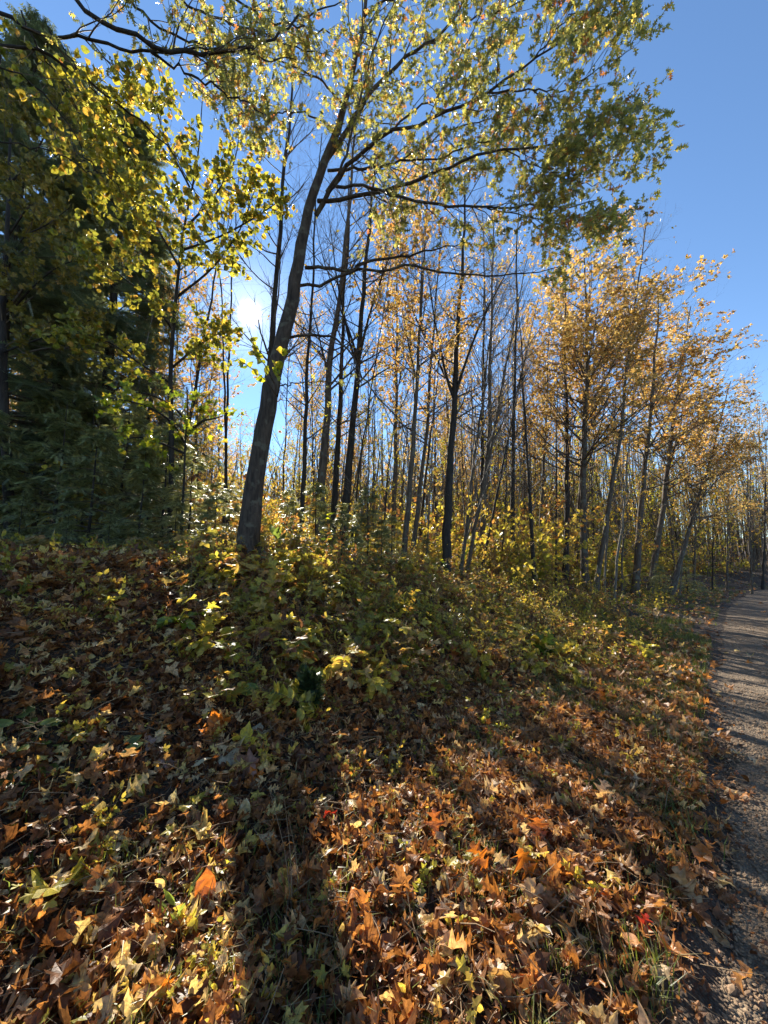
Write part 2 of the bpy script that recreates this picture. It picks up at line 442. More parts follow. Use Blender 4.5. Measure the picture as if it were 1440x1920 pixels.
# ------------------------------------------------------------------ ground and path
g = Geo()
rad = np.r_[0.02, np.geomspace(.35, 25, 210), np.geomspace(27, 500, 30)]
na = 420; an = np.linspace(0, 2 * math.pi, na, endpoint=False)
RR, AA = np.meshgrid(rad, an, indexing='ij'); X = RR * np.sin(AA); Y = RR * np.cos(AA)
V = np.stack([X, Y, ground(X, Y)], -1).reshape(-1, 3)
i = np.arange(len(rad) - 1)[:, None] * na; j = np.arange(na)[None]; j2 = (j + 1) % na
q = np.stack([i + j, i + na + j, i + na + j2, i + j2], -1).reshape(-1, 4)
g.add(V, q, 0, None, True)
tag(g.build('ground', M['soil']), kind='structure')

g = Geo()
tt = np.r_[np.linspace(-25, -2, 60), np.geomspace(.02, 70, 420) - 2]; us = np.r_[np.linspace(-3.2, -1, 20), np.linspace(-.9, .25, 40)]
TT, UU = np.meshgrid(tt, us, indexing='ij')
UR = UU + 0.15 - bend_off(TT)
X = -0.76 * UR + 0.65 * TT; Y = 0.65 * UR + 0.76 * TT
Z = .0 + .012 * (hash_noise(X * 3, Y * 3, 8) - .5) + .008 * (hash_noise(X * 14, Y * 14, 9) - .5)
edge = UU + .35 * (hash_noise(TT * 1.2, TT * 0, 4) - .5) + .16 * (hash_noise(TT * 5, TT * 0, 6) - .5)
Z = Z - .10 * np.clip((edge + .02) / .3, 0, 1) - .05 * np.clip((-UU - 2.8) / .4, 0, 1) - .02 * np.exp(-((UU + .9) / .25) ** 2)
V = np.stack([X, Y, Z], -1).reshape(-1, 3); m_ = len(us)
i = np.arange(len(tt) - 1)[:, None] * m_; j = np.arange(m_ - 1)[None]
q = np.stack([i + j, i + j + 1, i + m_ + j + 1, i + m_ + j], -1).reshape(-1, 4)
g.add(V, q, 0, None, True)
tag(g.build('gravel_path', M['gravel']), kind='structure')


# ------------------------------------------------------------------ placement helpers
def proj(p):
    p = np.asarray(p, float); z = p[..., 2] - EYE
    d = p[..., 1] * CP + z * SP; yu = z * CP - p[..., 1] * SP
    return 720 + F * p[..., 0] / d, 960 - F * yu / d, d


def GP(px, py):
    r = ray(px, py); s = 0.3
    while s < 80:
        p = np.array([0, 0, EYE]) + r * s
        if p[2] <= float(ground(p[0], p[1])): break
        s += .01 if s < 8 else .05
    return p


def base_at(px, Y):
    z = 1.6
    for _ in range(6):
        d = Y * CP + (z - EYE) * SP; X = (px - 720) / F * d; z = float(ground(X, Y))
    return np.array([X, Y, z - .04])


def shift(geo, b):
    geo.V = [v - np.asarray(b, np.float32) for v in geo.V]; return geo


def rnd_frames(pos_n, tan, mix=.8, down=.25, upn=.6):
    fwd = nrm(tan * .6 + rng.normal(size=(pos_n, 3)) * mix + np.array([0, 0, -down]))
    nor = nrm(np.array([0, 0, upn]) + rng.normal(size=(pos_n, 3)) * .6)
    return frames(fwd, nor)


def leaves_on(geo, tw, per, vs, size, mi, t0=.25, mix=.8, down=.25, upn=.6, bias=None):
    pos, tan = along(tw, per, t0)
    N = len(pos)
    sc = rng.uniform(size * .65, size * 1.15, N)
    r = rng.random(N) if bias is None else np.clip(rng.normal(bias[0], bias[1], N), 0, 1)
    scatter_var(geo, vs, pos, rnd_frames(N, tan, mix, down, upn), sc, mi, r)


OAKV = variants(OAK2, 6, .55); OAK1V = variants(OAK1, 4, .5); OVALV = variants(OVAL2, 5, .5); OVAL1V = variants(OVAL1, 3, .4)
MAPV = variants(MAPLE2, 6, .5); MAP1V = variants(MAPLE1, 4, .5); HEARTV = variants(HEART, 5, .5); DIAV = [DIA]

# ------------------------------------------------------------------ the leaning oak
YB = 5.6
mb = base_at(463, YB)


def pxline(pts, Y0, Y1, n, wpx=None):
    k = len(pts)
    P = np.array([PW(x, y, Y0 + (Y1 - Y0) * i / (k - 1)) for i, (x, y) in enumerate(pts)])
    P = resample(P, n)
    R = None
    if wpx:
        _, _, d = proj(P); d = d * d / np.linalg.norm(P - [0, 0, EYE], axis=1); R = np.interp(np.linspace(0, 1, n), np.linspace(0, 1, len(wpx)), wpx) * .5 / F * d
    return P, R


root = thing('oak_tree', 'leaning thick-trunked oak with lobed green-yellow leaves, right beside the sun', 'tree', tuple(mb))
gt = Geo()
TR = [(463, 1030), (472, 950), (487, 850), (499, 780), (515, 690), (541, 590), (562, 480), (583, 380), (605, 315), (630, 250), (645, 200), (668, 110), (683, 30), (690, -70), (697, -200)]
P, R = pxline(TR, YB, 5.3, 40, [41, 36, 33, 31, 29, 27, 24, 21, 19, 15, 12, 10, 8, 6, 3])
P[0] = mb - np.array([0, 0, .15]); R[0] *= 1.3; R[1] *= 1.1; R[2] *= 1.05
P += rng.normal(0, .008, P.shape)
tubes(gt, P, R, 18, 0, None, True, .10)
for k in range(7):      # root flare
    a = k * .9 + rng.normal(0, .15); q = np.array([P[1] + [0, 0, .08], mb + [math.cos(a) * .2, math.sin(a) * .2, .10], mb + [math.cos(a) * .42, math.sin(a) * .42, -.03 + float(ground(mb[0] + math.cos(a) * .42, mb[1] + math.sin(a) * .42)) - mb[2]]])
    tubes(gt, resample(q, 7), np.linspace(.09, .02, 7), 8, 0, None, True, .1)
MAINP, MAINR = P[None], R[None]
shift(gt, mb).build('trunk', M['bark_main'], root)
LIMBS = [
    ([(600, 322), (639, 260), (675, 202), (711, 155), (747, 119), (798, 83), (841, 47), (863, 14), (900, -60)], 5.55, 4.8, [17, 11, 5]),
    ([(592, 404), (624, 350), (650, 311), (682, 282), (733, 249), (783, 235), (827, 213), (913, 173), (1000, 112), (1080, 60), (1150, -10)], 5.6, 3.9, [14, 10, 8, 3]),
    ([(733, 249), (754, 224), (790, 199), (819, 181), (841, 144), (877, 79), (905, 20)], 4.95, 4.5, [6, 3]),
    ([(615, 320), (660, 318), (711, 314), (754, 301), (823, 298), (873, 278), (930, 262)], 5.5, 4.6, [9, 3]),
    ([(596, 377), (653, 372), (704, 357), (762, 347), (805, 329), (841, 314), (899, 289), (949, 282), (1040, 270), (1120, 240), (1205, 222)], 5.55, 3.9, [12, 8, 3]),
    ([(630, 350), (660, 347), (704, 357), (754, 370), (787, 379), (841, 386), (913, 390), (996, 386), (1060, 388), (1130, 372)], 5.4, 4.2, [9, 7, 2.5]),
    ([(612, 360), (635, 325), (660, 245), (682, 166), (700, 94), (718, 47), (740, 0), (770, -80)], 5.3, 4.6, [9, 6, 3]),
    ([(572, 502), (614, 502), (653, 509), (682, 495), (725, 484), (769, 480), (805, 469), (880, 455)], 5.65, 5.2, [9, 7, 2]),
    ([(560, 536), (599, 534), (632, 520), (668, 502), (711, 509), (762, 498), (823, 509), (996, 511), (1060, 500)], 5.65, 4.9, [8, 6, 2]),
    ([(542, 633), (588, 628), (627, 636), (648, 651), (680, 706), (706, 740), (740, 775), (770, 850)], 5.65, 5.3, [7, 4, 2]),
    ([(525, 723), (562, 718), (596, 716), (638, 715)], 5.6, 5.3, [3.5, 1.5]),
    ([(913, 173), (1000, 170), (1080, 160), (1130, 125), (1190, 90)], 4.3, 3.7, [6, 2]),
    ([(949, 282), (1000, 310), (1060, 330), (1110, 345), (1155, 352)], 4.4, 3.9, [4, 1.5]),
    ([(913, 390), (980, 405), (1040, 420), (1100, 445)], 4.6, 4.2, [4, 1.5]),
    ([(645, 200), (600, 150), (540, 120), (470, 100), (400, 60)], 5.4, 4.9, [8, 2]),
    ([(630, 250), (590, 220), (540, 210), (490, 220), (430, 200)], 5.5, 5.0, [6, 2]),
    ([(683, 30), (760, -20), (850, -60), (950, -90)], 5.3, 4.4, [8, 3]),
    ([(1000, 112), (1060, 40), (1110, 10), (1150, 30)], 4.2, 3.7, [5, 2]),
    ([(841, 47), (930, 20), (1010, -10), (1100, -30)], 4.9, 4.1, [6, 2]),
    ([(1000, 170), (1060, 200), (1110, 230), (1150, 270)], 4.2, 3.9, [4, 1.5]),
    ([(754, 301), (850, 240), (950, 220), (1040, 215)], 5.1, 4.3, [5, 2]),
]
LP = []; LR = []
for k, (pts, a, b, wd) in enumerate(LIMBS):
    P, R = pxline(pts, a, b, 24, [q_ * .85 for q_ in wd])
    P[1:] += rng.normal(0, .012, P[1:].shape)
    gl = Geo(); tubes(gl, P, R, 8, 0, None, True, .05); shift(gl, mb).build('limb', M['bark_main'], root)
    LP.append(P); LR.append(R)
LP = np.array(LP); LR = np.array(LR)
gc = Geo()
leafy = [0, 1, 2, 3, 4, 5, 6, 11, 12, 13, 14, 15, 16, 17, 18, 19, 20]
bare = [7, 8, 9, 10]
A1, AR1 = grow(LP[leafy], LR[leafy], 20, .12, 1, (25, 60), (.45, 1.15), 7, .03, .14, .5, .25, 0, .35)
keep = (rng.random(len(A1)) < .78) & (proj(A1[:, -1])[0] < 1262); A1, AR1 = A1[keep], AR1[keep]
A2, AR2 = grow(A1, AR1, 6, .2, 1, (25, 55), (.18, .5), 5, .0, .16, .6, .3, 0, .2)
tubes(gc, A1, AR1, 5, 0); tubes(gc, A2, AR2, 3, 0)
up_ = LP[leafy]
leaves_on(gc, A2, 8, OAKV, .094, 1, .35, .8, .3, .5)
leaves_on(gc, A1[:, 3:], 3, OAKV, .10, 1, .4)
B1, BR1 = grow(LP[bare], LR[bare], 14, .15, 1, (20, 55), (.3, .9), 6, .05, .15, .5)
B2, BR2 = grow(B1, BR1, 4, .2, 1, (20, 50), (.1, .35), 4, .05, .15, .5)
tubes(gc, B1, BR1, 4, 0); tubes(gc, B2, BR2, 3, 0)
leaves_on(gc, B2[::6], 2, OAKV, .10, 1)
U1, UR1 = grow(MAINP[:, 26:], MAINR[:, 26:], 26, 0, 1, (35, 75), (.6, 1.7), 7, .12, .12, .4)
U2, UR2 = grow(U1, UR1, 7, .2, 1, (25, 55), (.2, .5), 5, .02, .15, .5)
tubes(gc, U1, UR1, 4, 0); tubes(gc, U2, UR2, 3, 0); leaves_on(gc, U2, 4, OAKV, .10, 1)
shift(gc, mb).build('crown', [M['twig'], M['oak_green']], root)
# leafy shoot on the trunk catching the sun
gs = Geo(); S = []
for pts in ([(520, 745), (500, 715), (470, 690), (445, 672)], [(515, 720), (500, 690), (485, 670), (470, 655)], [(520, 745), (525, 715), (520, 690), (530, 660)]):
    P, R = pxline(pts, 5.3, 3.9, 10, [3, 1.5]); S.append(P); tubes(gs, P, R, 4, 0)
leaves_on(gs, np.array(S), 11, HEARTV, .105, 1, .3, .9, .3, .1, (.8, .12))
shift(gs, mb).build('leafy_shoot', [M['twig'], M['yellowgreen']], root)

# ------------------------------------------------------------------ the big tree outside the frame at left whose boughs reach in
ob = np.array([-5.6, 2.6, float(ground(-5.6, 2.6)) - .05])
root = thing('maple_tree', 'thick dark boughs reaching in across the top left corner', 'tree', tuple(ob))
P = resample(np.array([ob, ob + [.1, 0, 2.5], ob + [.3, .1, 5], ob + [.35, .1, 8], ob + [.5, 0, 12]]), 24); R = np.linspace(.21, .06, 24)
g = Geo(); tubes(g, P, R, 12, 0, None, True, .05); shift(g, ob).build('trunk', M['bark_dark'], root)
BL = [
    ([(-60, -10), (0, 18), (60, 62), (130, 68), (200, 84), (283, 97), (333, 97), (383, 87), (470, 95)], 3.4, 4.2, [14, 10, 7, 3]),
    ([(110, -40), (160, 25), (233, 58), (283, 85), (330, 97), (400, 93), (440, 95), (500, 72), (545, 46), (588, 29), (640, 2)], 3.5, 4.6, [15, 13, 9, 6, 3]),
    ([(-90, 190), (-10, 115), (12, 82), (67, 90), (110, 113), (167, 153), (217, 193), (263, 230), (300, 260), (333, 300), (367, 360), (400, 420)], 3.4, 4.6, [14, 12, 9, 6, 3, 2]),
    ([(220, -20), (290, 43), (333, 70), (400, 90), (480, 107), (560, 115)], 3.8, 4.7, [8, 6, 2]),
    ([(283, 98), (333, 123), (383, 153), (433, 180), (477, 200), (540, 240)], 3.9, 4.7, [8, 5, 2]),
    ([(320, -20), (383, 27), (433, 43), (480, 62), (560, 90), (630, 100)], 4.0, 4.9, [8, 5, 2]),
    ([(40, 20), (70, 90), (100, 130), (130, 180), (180, 260)], 3.6, 4.2, [6, 2]),
    ([(90, 50), (150, 130), (200, 210), (240, 290), (290, 350)], 3.7, 4.5, [5, 2]),
    ([(-60, 120), (0, 130), (60, 155), (110, 210), (170, 300), (230, 420)], 3.4, 4.3, [6, 2]),
    ([(400, -40), (470, 20), (540, 50), (620, 60), (700, 60)], 4.2, 5.0, [7, 2]),
    ([(-60, 250), (40, 270), (120, 300), (210, 340), (260, 400)], 3.3, 4.2, [5, 2]),
]
LP = []; LR = []
for pts, a, b, wd in BL:
    P, R = pxline(pts, a, b, 24, wd); P[1:] += rng.normal(0, .02, P[1:].shape)
    LP.append(P); LR.append(R)
    gl = Geo(); tubes(gl, P, R, 8, 0, None, True, .06)
    if pts[0][0] < 0 or pts[0][1] < -30:      # carry the bough back to the trunk
        t_ = ob + np.array([.3, .1, min(9.0, max(3.0, P[0][2] - ob[2] - .6))]); q = resample(np.array([t_, (t_ + P[0]) / 2 + [0, 0, .1], P[0]]), 8)
        tubes(gl, q, np.linspace(R[0] * 1.5, R[0], 8), 8, 0)
    shift(gl, ob).build('bough', M['bark_dark'], root)
LP = np.array(LP); LR = np.array(LR)
gc = Geo()
A1, AR1 = grow(LP, LR, 15, .15, 1, (20, 60), (.4, 1.3), 7, .0, .15, .5)
A2, AR2 = grow(A1, AR1, 5, .15, 1, (20, 60), (.15, .5), 5, 0, .18, .55)
tubes(gc, A1, AR1, 4, 0); tubes(gc, A2, AR2, 3, 0)
sel = np.r_[15 * 2:15 * 3, 15 * 6:15 * 9, 15 * 10:15 * 11]
s2 = (sel[:, None] * 5 + np.arange(5)).ravel()
leaves_on(gc, A2[s2], 6, HEARTV, .082, 1, .2, .8, .4, .3, (.6, .22))
oth = np.setdiff1d(np.arange(len(A2)), s2)
leaves_on(gc, A2[oth], 4, OAKV, .10, 2, .2, .8, .3, .4)
shift(gc, ob).build('crown', [M['twig'], M['basswood'], M['oak_green']], root)


# ------------------------------------------------------------------ tree templates (12 m tall, root at the origin)
def make_tree(H, r0, s, bark, twig, leafm):
    n = 22; t = np.linspace(0, 1, n)
    P = np.zeros((n, 3)); P[:, 2] = t * H
    wob = np.cumsum(rng.normal(0, s.get('wob', .005) * H, (n, 2)), 0); wob -= wob[0]; wob -= t[:, None] * wob[-1]
    P[:, :2] = wob * .35
    R = r0 * .8 * (1 - .88 * t ** .9) + .004; R[0] *= 1.3
    tg = Geo(); tubes(tg, P, R, 9, 0, None, True, .08)
    cg = Geo(); PP, RR_ = P[None], R[None] * .8
    if s.get('fork'):
        fP, fR = grow(PP, RR_, s['fork'], .3, .7, (10, 24), (.35 * H, .5 * H), 14, .04, .03, .7, .12, 0, .3)
        tubes(tg, fP, fR, 6, 0)
    L1, R1 = grow(PP, RR_, s['n1'], s.get('t0', .35), .98, s.get('a1', (38, 72)), (s['l1'][0] * H, s['l1'][1] * H), 9, s.get('up', .07), s.get('w1', .08), .5, .2, 0, .55)
    L1b = None
    if s.get('fork'):
        a, b = grow(fP, fR, s['n1'] // 3, .25, 1, (25, 55), (s['l1'][0] * H * .7, s['l1'][1] * H * .7), 9, s.get('up', .12), .08, .55)
        L1 = np.concatenate([L1, a]); R1 = np.concatenate([R1, b])
    L2, R2 = grow(L1, R1, s['n2'], .15, 1, (20, 55), (.04 * H, .11 * H), 6, s.get('up', .12) * .7, .11, .5, .2, 0, .4)
    tubes(cg, L1, R1, 4, 0); tubes(cg, L2, R2, 3, 0)
    last = L2
    if s.get('n3', 0):
        L3, R3 = grow(L2, R2, s['n3'], .15, 1, (20, 50), (.015 * H, .05 * H), 4, .05, .12, .5)
        tubes(cg, L3, R3, 3, 0); last = L3
    if s.get('leaf'):
        tm, size, per, frac = s['leaf']
        k = rng.random(len(last)) < frac
        # leaves come in clumps: keep whole runs of twigs
        kk = hash_noise(last[:, 0, 0] * 1.1, last[:, 0, 2] * 1.1 + 40 * hash_noise(last[:, 0, 1] * .8, last[:, 0, 1] * 0, 3), 11) > s.get('gap', .0)
        k &= kk & (last[:, 0, 2] > s.get('lz', 0) * H)
        leaves_on(cg, last[k], per, tm, size, 1, .1, .9, .3, .4)
    return tg.build('trunk', bark), cg.build('crown', [twig, leafm])


TPL = {}


def template(key, *a, **k):
    t_, c_ = make_tree(*a, **k)
    C.objects.unlink(t_); C.objects.unlink(c_)
    TPL[key] = (t_.data, c_.data); bpy.data.objects.remove(t_); bpy.data.objects.remove(c_)


S_ = dict
template('bare_a', 12, .10, S_(n1=34, l1=(.10, .24), n2=8, n3=4, t0=.3, up=.06, leaf=(OVAL1V, .09, 2, .05)), M['bark_grey'], M['twig'], M['gold'])
template('bare_b', 12, .09, S_(n1=30, l1=(.08, .2), n2=8, n3=3, t0=.25, up=.06), M['bark_dark'], M['twig'], M['gold'])
template('fan', 12, .10, S_(n1=44, l1=(.22, .5), n2=6, n3=3, t0=.10, a1=(14, 40), up=.03, w1=.035, leaf=(OVAL1V, .08, 1, .03)), M['bark_grey'], M['twig'], M['gold'])
template('fork_bare', 12, .12, S_(n1=30, l1=(.08, .2), n2=8, n3=3, t0=.35, fork=3, leaf=(OVAL1V, .08, 1, .03)), M['bark_dark'], M['twig'], M['gold'])
template('orange_a', 12, .11, S_(n1=38, l1=(.14, .3), n2=9, n3=4, t0=.3, fork=2, leaf=(MAP1V, .09, 4, .7), gap=.38), M['bark_grey'], M['twig'], M['orange'])
template('orange_b', 12, .10, S_(n1=36, l1=(.14, .3), n2=8, n3=4, t0=.28, leaf=(OAK1V, .095, 4, .6), gap=.35), M['bark_dark'], M['twig_red'], M['oak_brown'])
template('brown_a', 12, .12, S_(n1=42, l1=(.16, .32), n2=9, n3=4, t0=.22, fork=2, leaf=(OAK1V, .105, 5, .9), gap=.22), M['bark_grey'], M['twig'], M['oak_brown'])
template('gold_a', 12, .09, S_(n1=36, l1=(.14, .28), n2=8, n3=3, t0=.1, leaf=(MAP1V, .10, 4, .5), gap=.3), M['bark_grey'], M['twig'], M['gold'])
template('yg_a', 12, .08, S_(n1=36, l1=(.14, .28), n2=8, n3=3, t0=.08, leaf=(MAP1V, .10, 4, .5), gap=.3), M['bark_dark'], M['twig'], M['yellow'])
template('stem', 12, .06, S_(n1=12, l1=(.06, .14), n2=4, n3=2, t0=.4, leaf=(OVAL1V, .08, 1, .2)), M['bark_dark'], M['twig'], M['yellow'])
template('pole', 12, .055, S_(n1=34, l1=(.07, .2), n2=7, n3=2, t0=.2), M['bark_pale'], M['twig'], M['gold'])
template('pole_dark', 12, .06, S_(n1=34, l1=(.07, .2), n2=7, n3=2, t0=.15, leaf=(OVAL1V, .09, 2, .12)), M['bark_dark'], M['twig'], M['yellow'])


def put(key, name, base, top, label, cat='tree', group=None, xy=1.0, spin=None):
    v = np.asarray(top, float) - base; L = np.linalg.norm(v)
    o = thing(name, label, cat, tuple(base), group)
    q = Vector((0, 0, 1)).rotation_difference(Vector(v)); o.rotation_mode = 'QUATERNION'
    from mathutils import Quaternion
    o.rotation_quaternion = q @ Quaternion((0, 0, 1), random.uniform(0, 6.28) if spin is None else spin)
    s = L / 12; o.scale = (s * xy, s * xy, s)
    for nm, me in zip(('trunk', 'crown'), TPL[key]):
        c = bpy.data.objects.new(nm, me); C.objects.link(c); c.parent = o
    return o


# placed trees: key, base px, distance, (top px, top py), trunk thickness factor, name, label
TREES = [
    ('bare_b', 476, 7.4, (556, 60), 1.1, 'slender_tree', 'reddish slender trunk close behind the leaning oak, left of its stem, near the sun'),
    ('stem', 416, 9.5, (448, 300), .9, 'young_tree', 'thin dark stem directly under the sun, left of the leaning oak'),
    ('stem', 430, 10.5, (405, 360), .9, 'young_tree', 'thin pale stem directly under the sun beside its dark twin'),
    ('bare_b', 560, 9.0, (604, 250), .85, 'slender_tree', 'thin straight dark trunk first to the right of the leaning oak'),
    ('bare_a', 592, 9.6, (672, 180), 1.25, 'slender_tree', 'left one of three stout grey trunks close together right of the leaning oak'),
    ('bare_b', 622, 10.2, (655, 330), 1.3, 'slender_tree', 'middle one of three stout grey trunks, shorter and with a rough broken top'),
    ('fork_bare', 640, 9.6, (706, 230), 1.1, 'forked_tree', 'right one of three stout grey trunks, forking high against the blue sky'),
    ('pole_dark', 652, 8.6, (735, 480), .8, 'young_tree', 'thin stem leaning right, just beyond the three stout grey trunks'),
    ('pole', 668, 9.5, (705, 740), 1.1, 'dead_snag', 'short dead snag without branches standing among yellow leaves right of the three trunks'),
    ('orange_a', 755, 8.6, (806, 330), .95, 'maple_tree', 'straight dark trunk with orange leaves at its top, left of the thickest centre trunk'),
    ('bare_a', 772, 10.0, (830, 420), 1.0, 'slender_tree', 'grey trunk close right of the orange-topped maple, at the middle of the wood'),
    ('fork_bare', 834, 8.8, (872, 330), 1.3, 'forked_tree', 'thickest dark lichen-spotted trunk in the middle of the wood edge'),
    ('fan', 862, 9.2, (935, 500), .85, 'many_stemmed_tree', 'pale brown leaning stem with long bare arching branches, next to the thickest centre trunk'),
    ('fan', 874, 9.8, (990, 480), .85, 'many_stemmed_tree', 'second leaning stem whose bare branches fan out far to the upper right'),
    ('bare_b', 900, 10.5, (1010, 560), .8, 'slender_tree', 'thin stem leaning hard right beneath the fan of bare branches'),
    ('bare_b', 1003, 10.5, (972, 560), 1.15, 'slender_tree', 'crooked dark trunk leaning slightly left, standing on the weedy crest'),
    ('brown_a', 1100, 13.0, (1095, 470), 1.35, 'oak_tree', 'double grey trunk under a round golden-brown crown, left of the tall bare tree'),
    ('bare_a', 1116, 12.5, (1215, 398), .85, 'bare_tree', 'tall leafless tree rising highest above the orange crowns into open blue sky'),
    ('pole', 1132, 13.0, (1160, 640), 1.0, 'young_tree', 'thin pale stem beside the foot of the tall leafless tree'),
    ('pole', 1150, 12.5, (1190, 720), 1.5, 'young_tree', 'pale leaning stem in the sun right of the tall leafless tree'),
    ('orange_a', 1190, 15.0, (1235, 540), 1.35, 'maple_tree', 'slim dark trunk carrying a light orange crown right of the tall leafless tree'),
    ('brown_a', 1215, 17.0, (1295, 575), 1.2, 'oak_tree', 'broad brown-leaved oak whose crown makes the right shoulder of the wood'),
    ('brown_a', 1254, 17.0, (1370, 715), 1.1, 'oak_tree', 'brown oak leaning out toward the path with a stout dark foot'),
    ('pole', 1262, 17.5, (1335, 820), 1.3, 'young_tree', 'whitish bent stem leaning strongly right over the path verge'),
    ('orange_b', 1060, 14.0, (1060, 500), 1.2, 'oak_tree', 'tan-leaved tree behind the crooked dark trunk, left of the round golden crown'),
    ('orange_a', 1010, 16.0, (1030, 560), .9, 'maple_tree', 'orange maple glowing behind the fan of bare branches'),
    ('orange_a', 735, 14.0, (745, 420), .9, 'maple_tree', 'orange-topped maple seen below the oak limbs against pale sky'),
    ('orange_b', 905, 14.0, (905, 400), .9, 'oak_tree', 'tan-leaved tree behind the thickest centre trunk, its top touching the oak leaves'),
    ('orange_a', 590, 19.0, (580, 570), .6, 'maple_tree', 'orange maple showing just right of the leaning oak at sun height'),
    ('pole_dark', 530, 11.0, (548, 560), .9, 'young_tree', 'thin stem between the leaning oak and the first straight dark trunk'),
    ('pole', 690, 11.0, (690, 560), .8, 'young_tree', 'thin upright stem in the open gap where blue sky shows'),
    ('pole_dark', 712, 10.0, (760, 600), .8, 'young_tree', 'thin dark stem left of the orange-topped maple'),
    ('pole', 800, 10.5, (820, 560), .8, 'young_tree', 'pale pole just left of the thickest centre trunk'),
    ('pole_dark', 940, 12.0, (955, 640), .8, 'young_tree', 'upright thin stem in the gap below the fan branches'),
    ('pole', 968, 13.0, (985, 700), .9, 'young_tree', 'pale thin stem left of the crooked dark trunk'),
    ('bare_b', 1042, 12.0, (1045, 680), .8, 'slender_tree', 'straight thin trunk between the crooked dark one and the double grey trunk'),
    ('gold_a', 1165, 14.0, (1170, 800), 1.0, 'young_maple', 'low golden young maple filling the space under the bare tree'),
    ('gold_a', 1300, 22.0, (1310, 800), 1.0, 'young_maple', 'golden young maple beside the bend of the path'),
    ('yg_a', 1335, 24.0, (1345, 860), 1.0, 'young_maple', 'yellow-green young maple low at the bend of the path'),
    ('orange_a', 1363, 24.0, (1370, 800), .9, 'maple_tree', 'thin-stemmed orange maple beyond the bend, near the right edge'),
    ('bare_a', 1410, 22.0, (1405, 830), .9, 'slender_tree', 'group-forming dark stem nearest the path end at the right edge'),
    ('orange_b', 1430, 26.0, (1440, 800), 1.0, 'oak_tree', 'brown-topped tree cut by the right edge of the view'),
    ('pole', 1275, 19.0, (1290, 880), 1.0, 'young_tree', 'thin pale sapling among green weeds before the bend'),
    ('gold_a', 940, 15.0, (950, 760), 1.0, 'young_maple', 'yellow young maple low behind the leaning many-stemmed trees'),
    ('yg_a', 700, 12.5, (705, 700), 1.0, 'young_maple', 'bright yellow young maple right of the dead snag'),
    ('yg_a', 600, 14.0, (610, 730), 1.0, 'young_maple', 'yellow-green young maple between the stout grey trunks'),
    ('gold_a', 378, 13.0, (368, 735), 1.1, 'young_maple', 'golden young maple under the sun, left of the thin pale and dark twin stems'),
    ('yg_a', 450, 15.0, (450, 800), 1.1, 'young_maple', 'yellow-green young maple in the bright gap straight below the sun'),
    ('gold_a', 468, 12.0, (478, 775), 1.0, 'young_maple', 'low golden sapling tucked against the left side of the leaning oak'),
    ('yg_a', 415, 20.0, (412, 700), 1.2, 'young_maple', 'yellow young maple further back under the sun'),
    ('orange_a', 372, 16.0, (368, 560), 1.1, 'maple_tree', 'orange maple left of the sun behind the hanging green branches'),
    ('gold_a', 318, 9.5, (322, 650), 1.0, 'young_maple', 'yellow-orange young maple behind the dark hemlocks left of the sun'),
    ('yg_a', 540, 10.5, (560, 800), 1.0, 'young_maple', 'low yellow sapling right behind the foot of the leaning oak'),
]
for key, bx, Y, top, xy, nm, lab in TREES:
    b = base_at(bx, Y); t_ = PW(top[0], top[1], Y * 1.0)
    put(key, nm, b, t_, lab, 'sapling' if nm in ('young_tree', 'young_maple') else ('dead tree' if nm == 'dead_snag' else 'tree'), None, xy)

# yellow-green young trees at upper left, in front of the conifers
def leafy_tree(name, label, bx, Y, pts, limbs, wpx, leafm, leaves, size, bias, n1=14, n2=5, per=5, len1=(.4, 1.0)):
    b = base_at(bx, Y); r_ = thing(name, label, 'tree', tuple(b))
    P, R = pxline([(bx, 1000)] + pts, Y, Y - .2, 26, wpx); P[0] = b
    g_ = Geo(); tubes(g_, P, R, 9, 0, None, True, .05); shift(g_, b).build('trunk', M['bark_dark'], r_)
    Ls, Rs = [P[6:]], [R[6:]]
    for lp, y0, y1 in limbs:
        p, r = pxline(lp, y0, y1, 20, [6, 2]); Ls.append(p); Rs.append(r)
        g_ = Geo(); tubes(g_, p, r, 6, 0); shift(g_, b).build('limb', M['bark_dark'], r_)
    Ls = np.array([resample(l, 20) for l in Ls]); Rs = np.array([np.interp(np.linspace(0, 1, 20), np.linspace(0, 1, len(r)), r) for r in Rs])
    a, ar = grow(Ls, Rs, n1, .15, 1, (25, 65), len1, 7, .02, .12, .5)
    c, cr = grow(a, ar, n2, .15, 1, (20, 60), (.15, .5), 5, 0, .15, .5)
    g_ = Geo(); tubes(g_, a, ar, 4, 0); tubes(g_, c, cr, 3, 0)
    qx, qy, _ = proj(c[:, 2]); c = c[(np.hypot(qx - 472, qy - 588) > 40) | (rng.random(len(c)) < .12)]
    leaves_on(g_, c, per, leaves, size, 1, .15, .8, .35, .35, bias)
    shift(g_, b).build('crown', [M['twig'], leafm], r_)


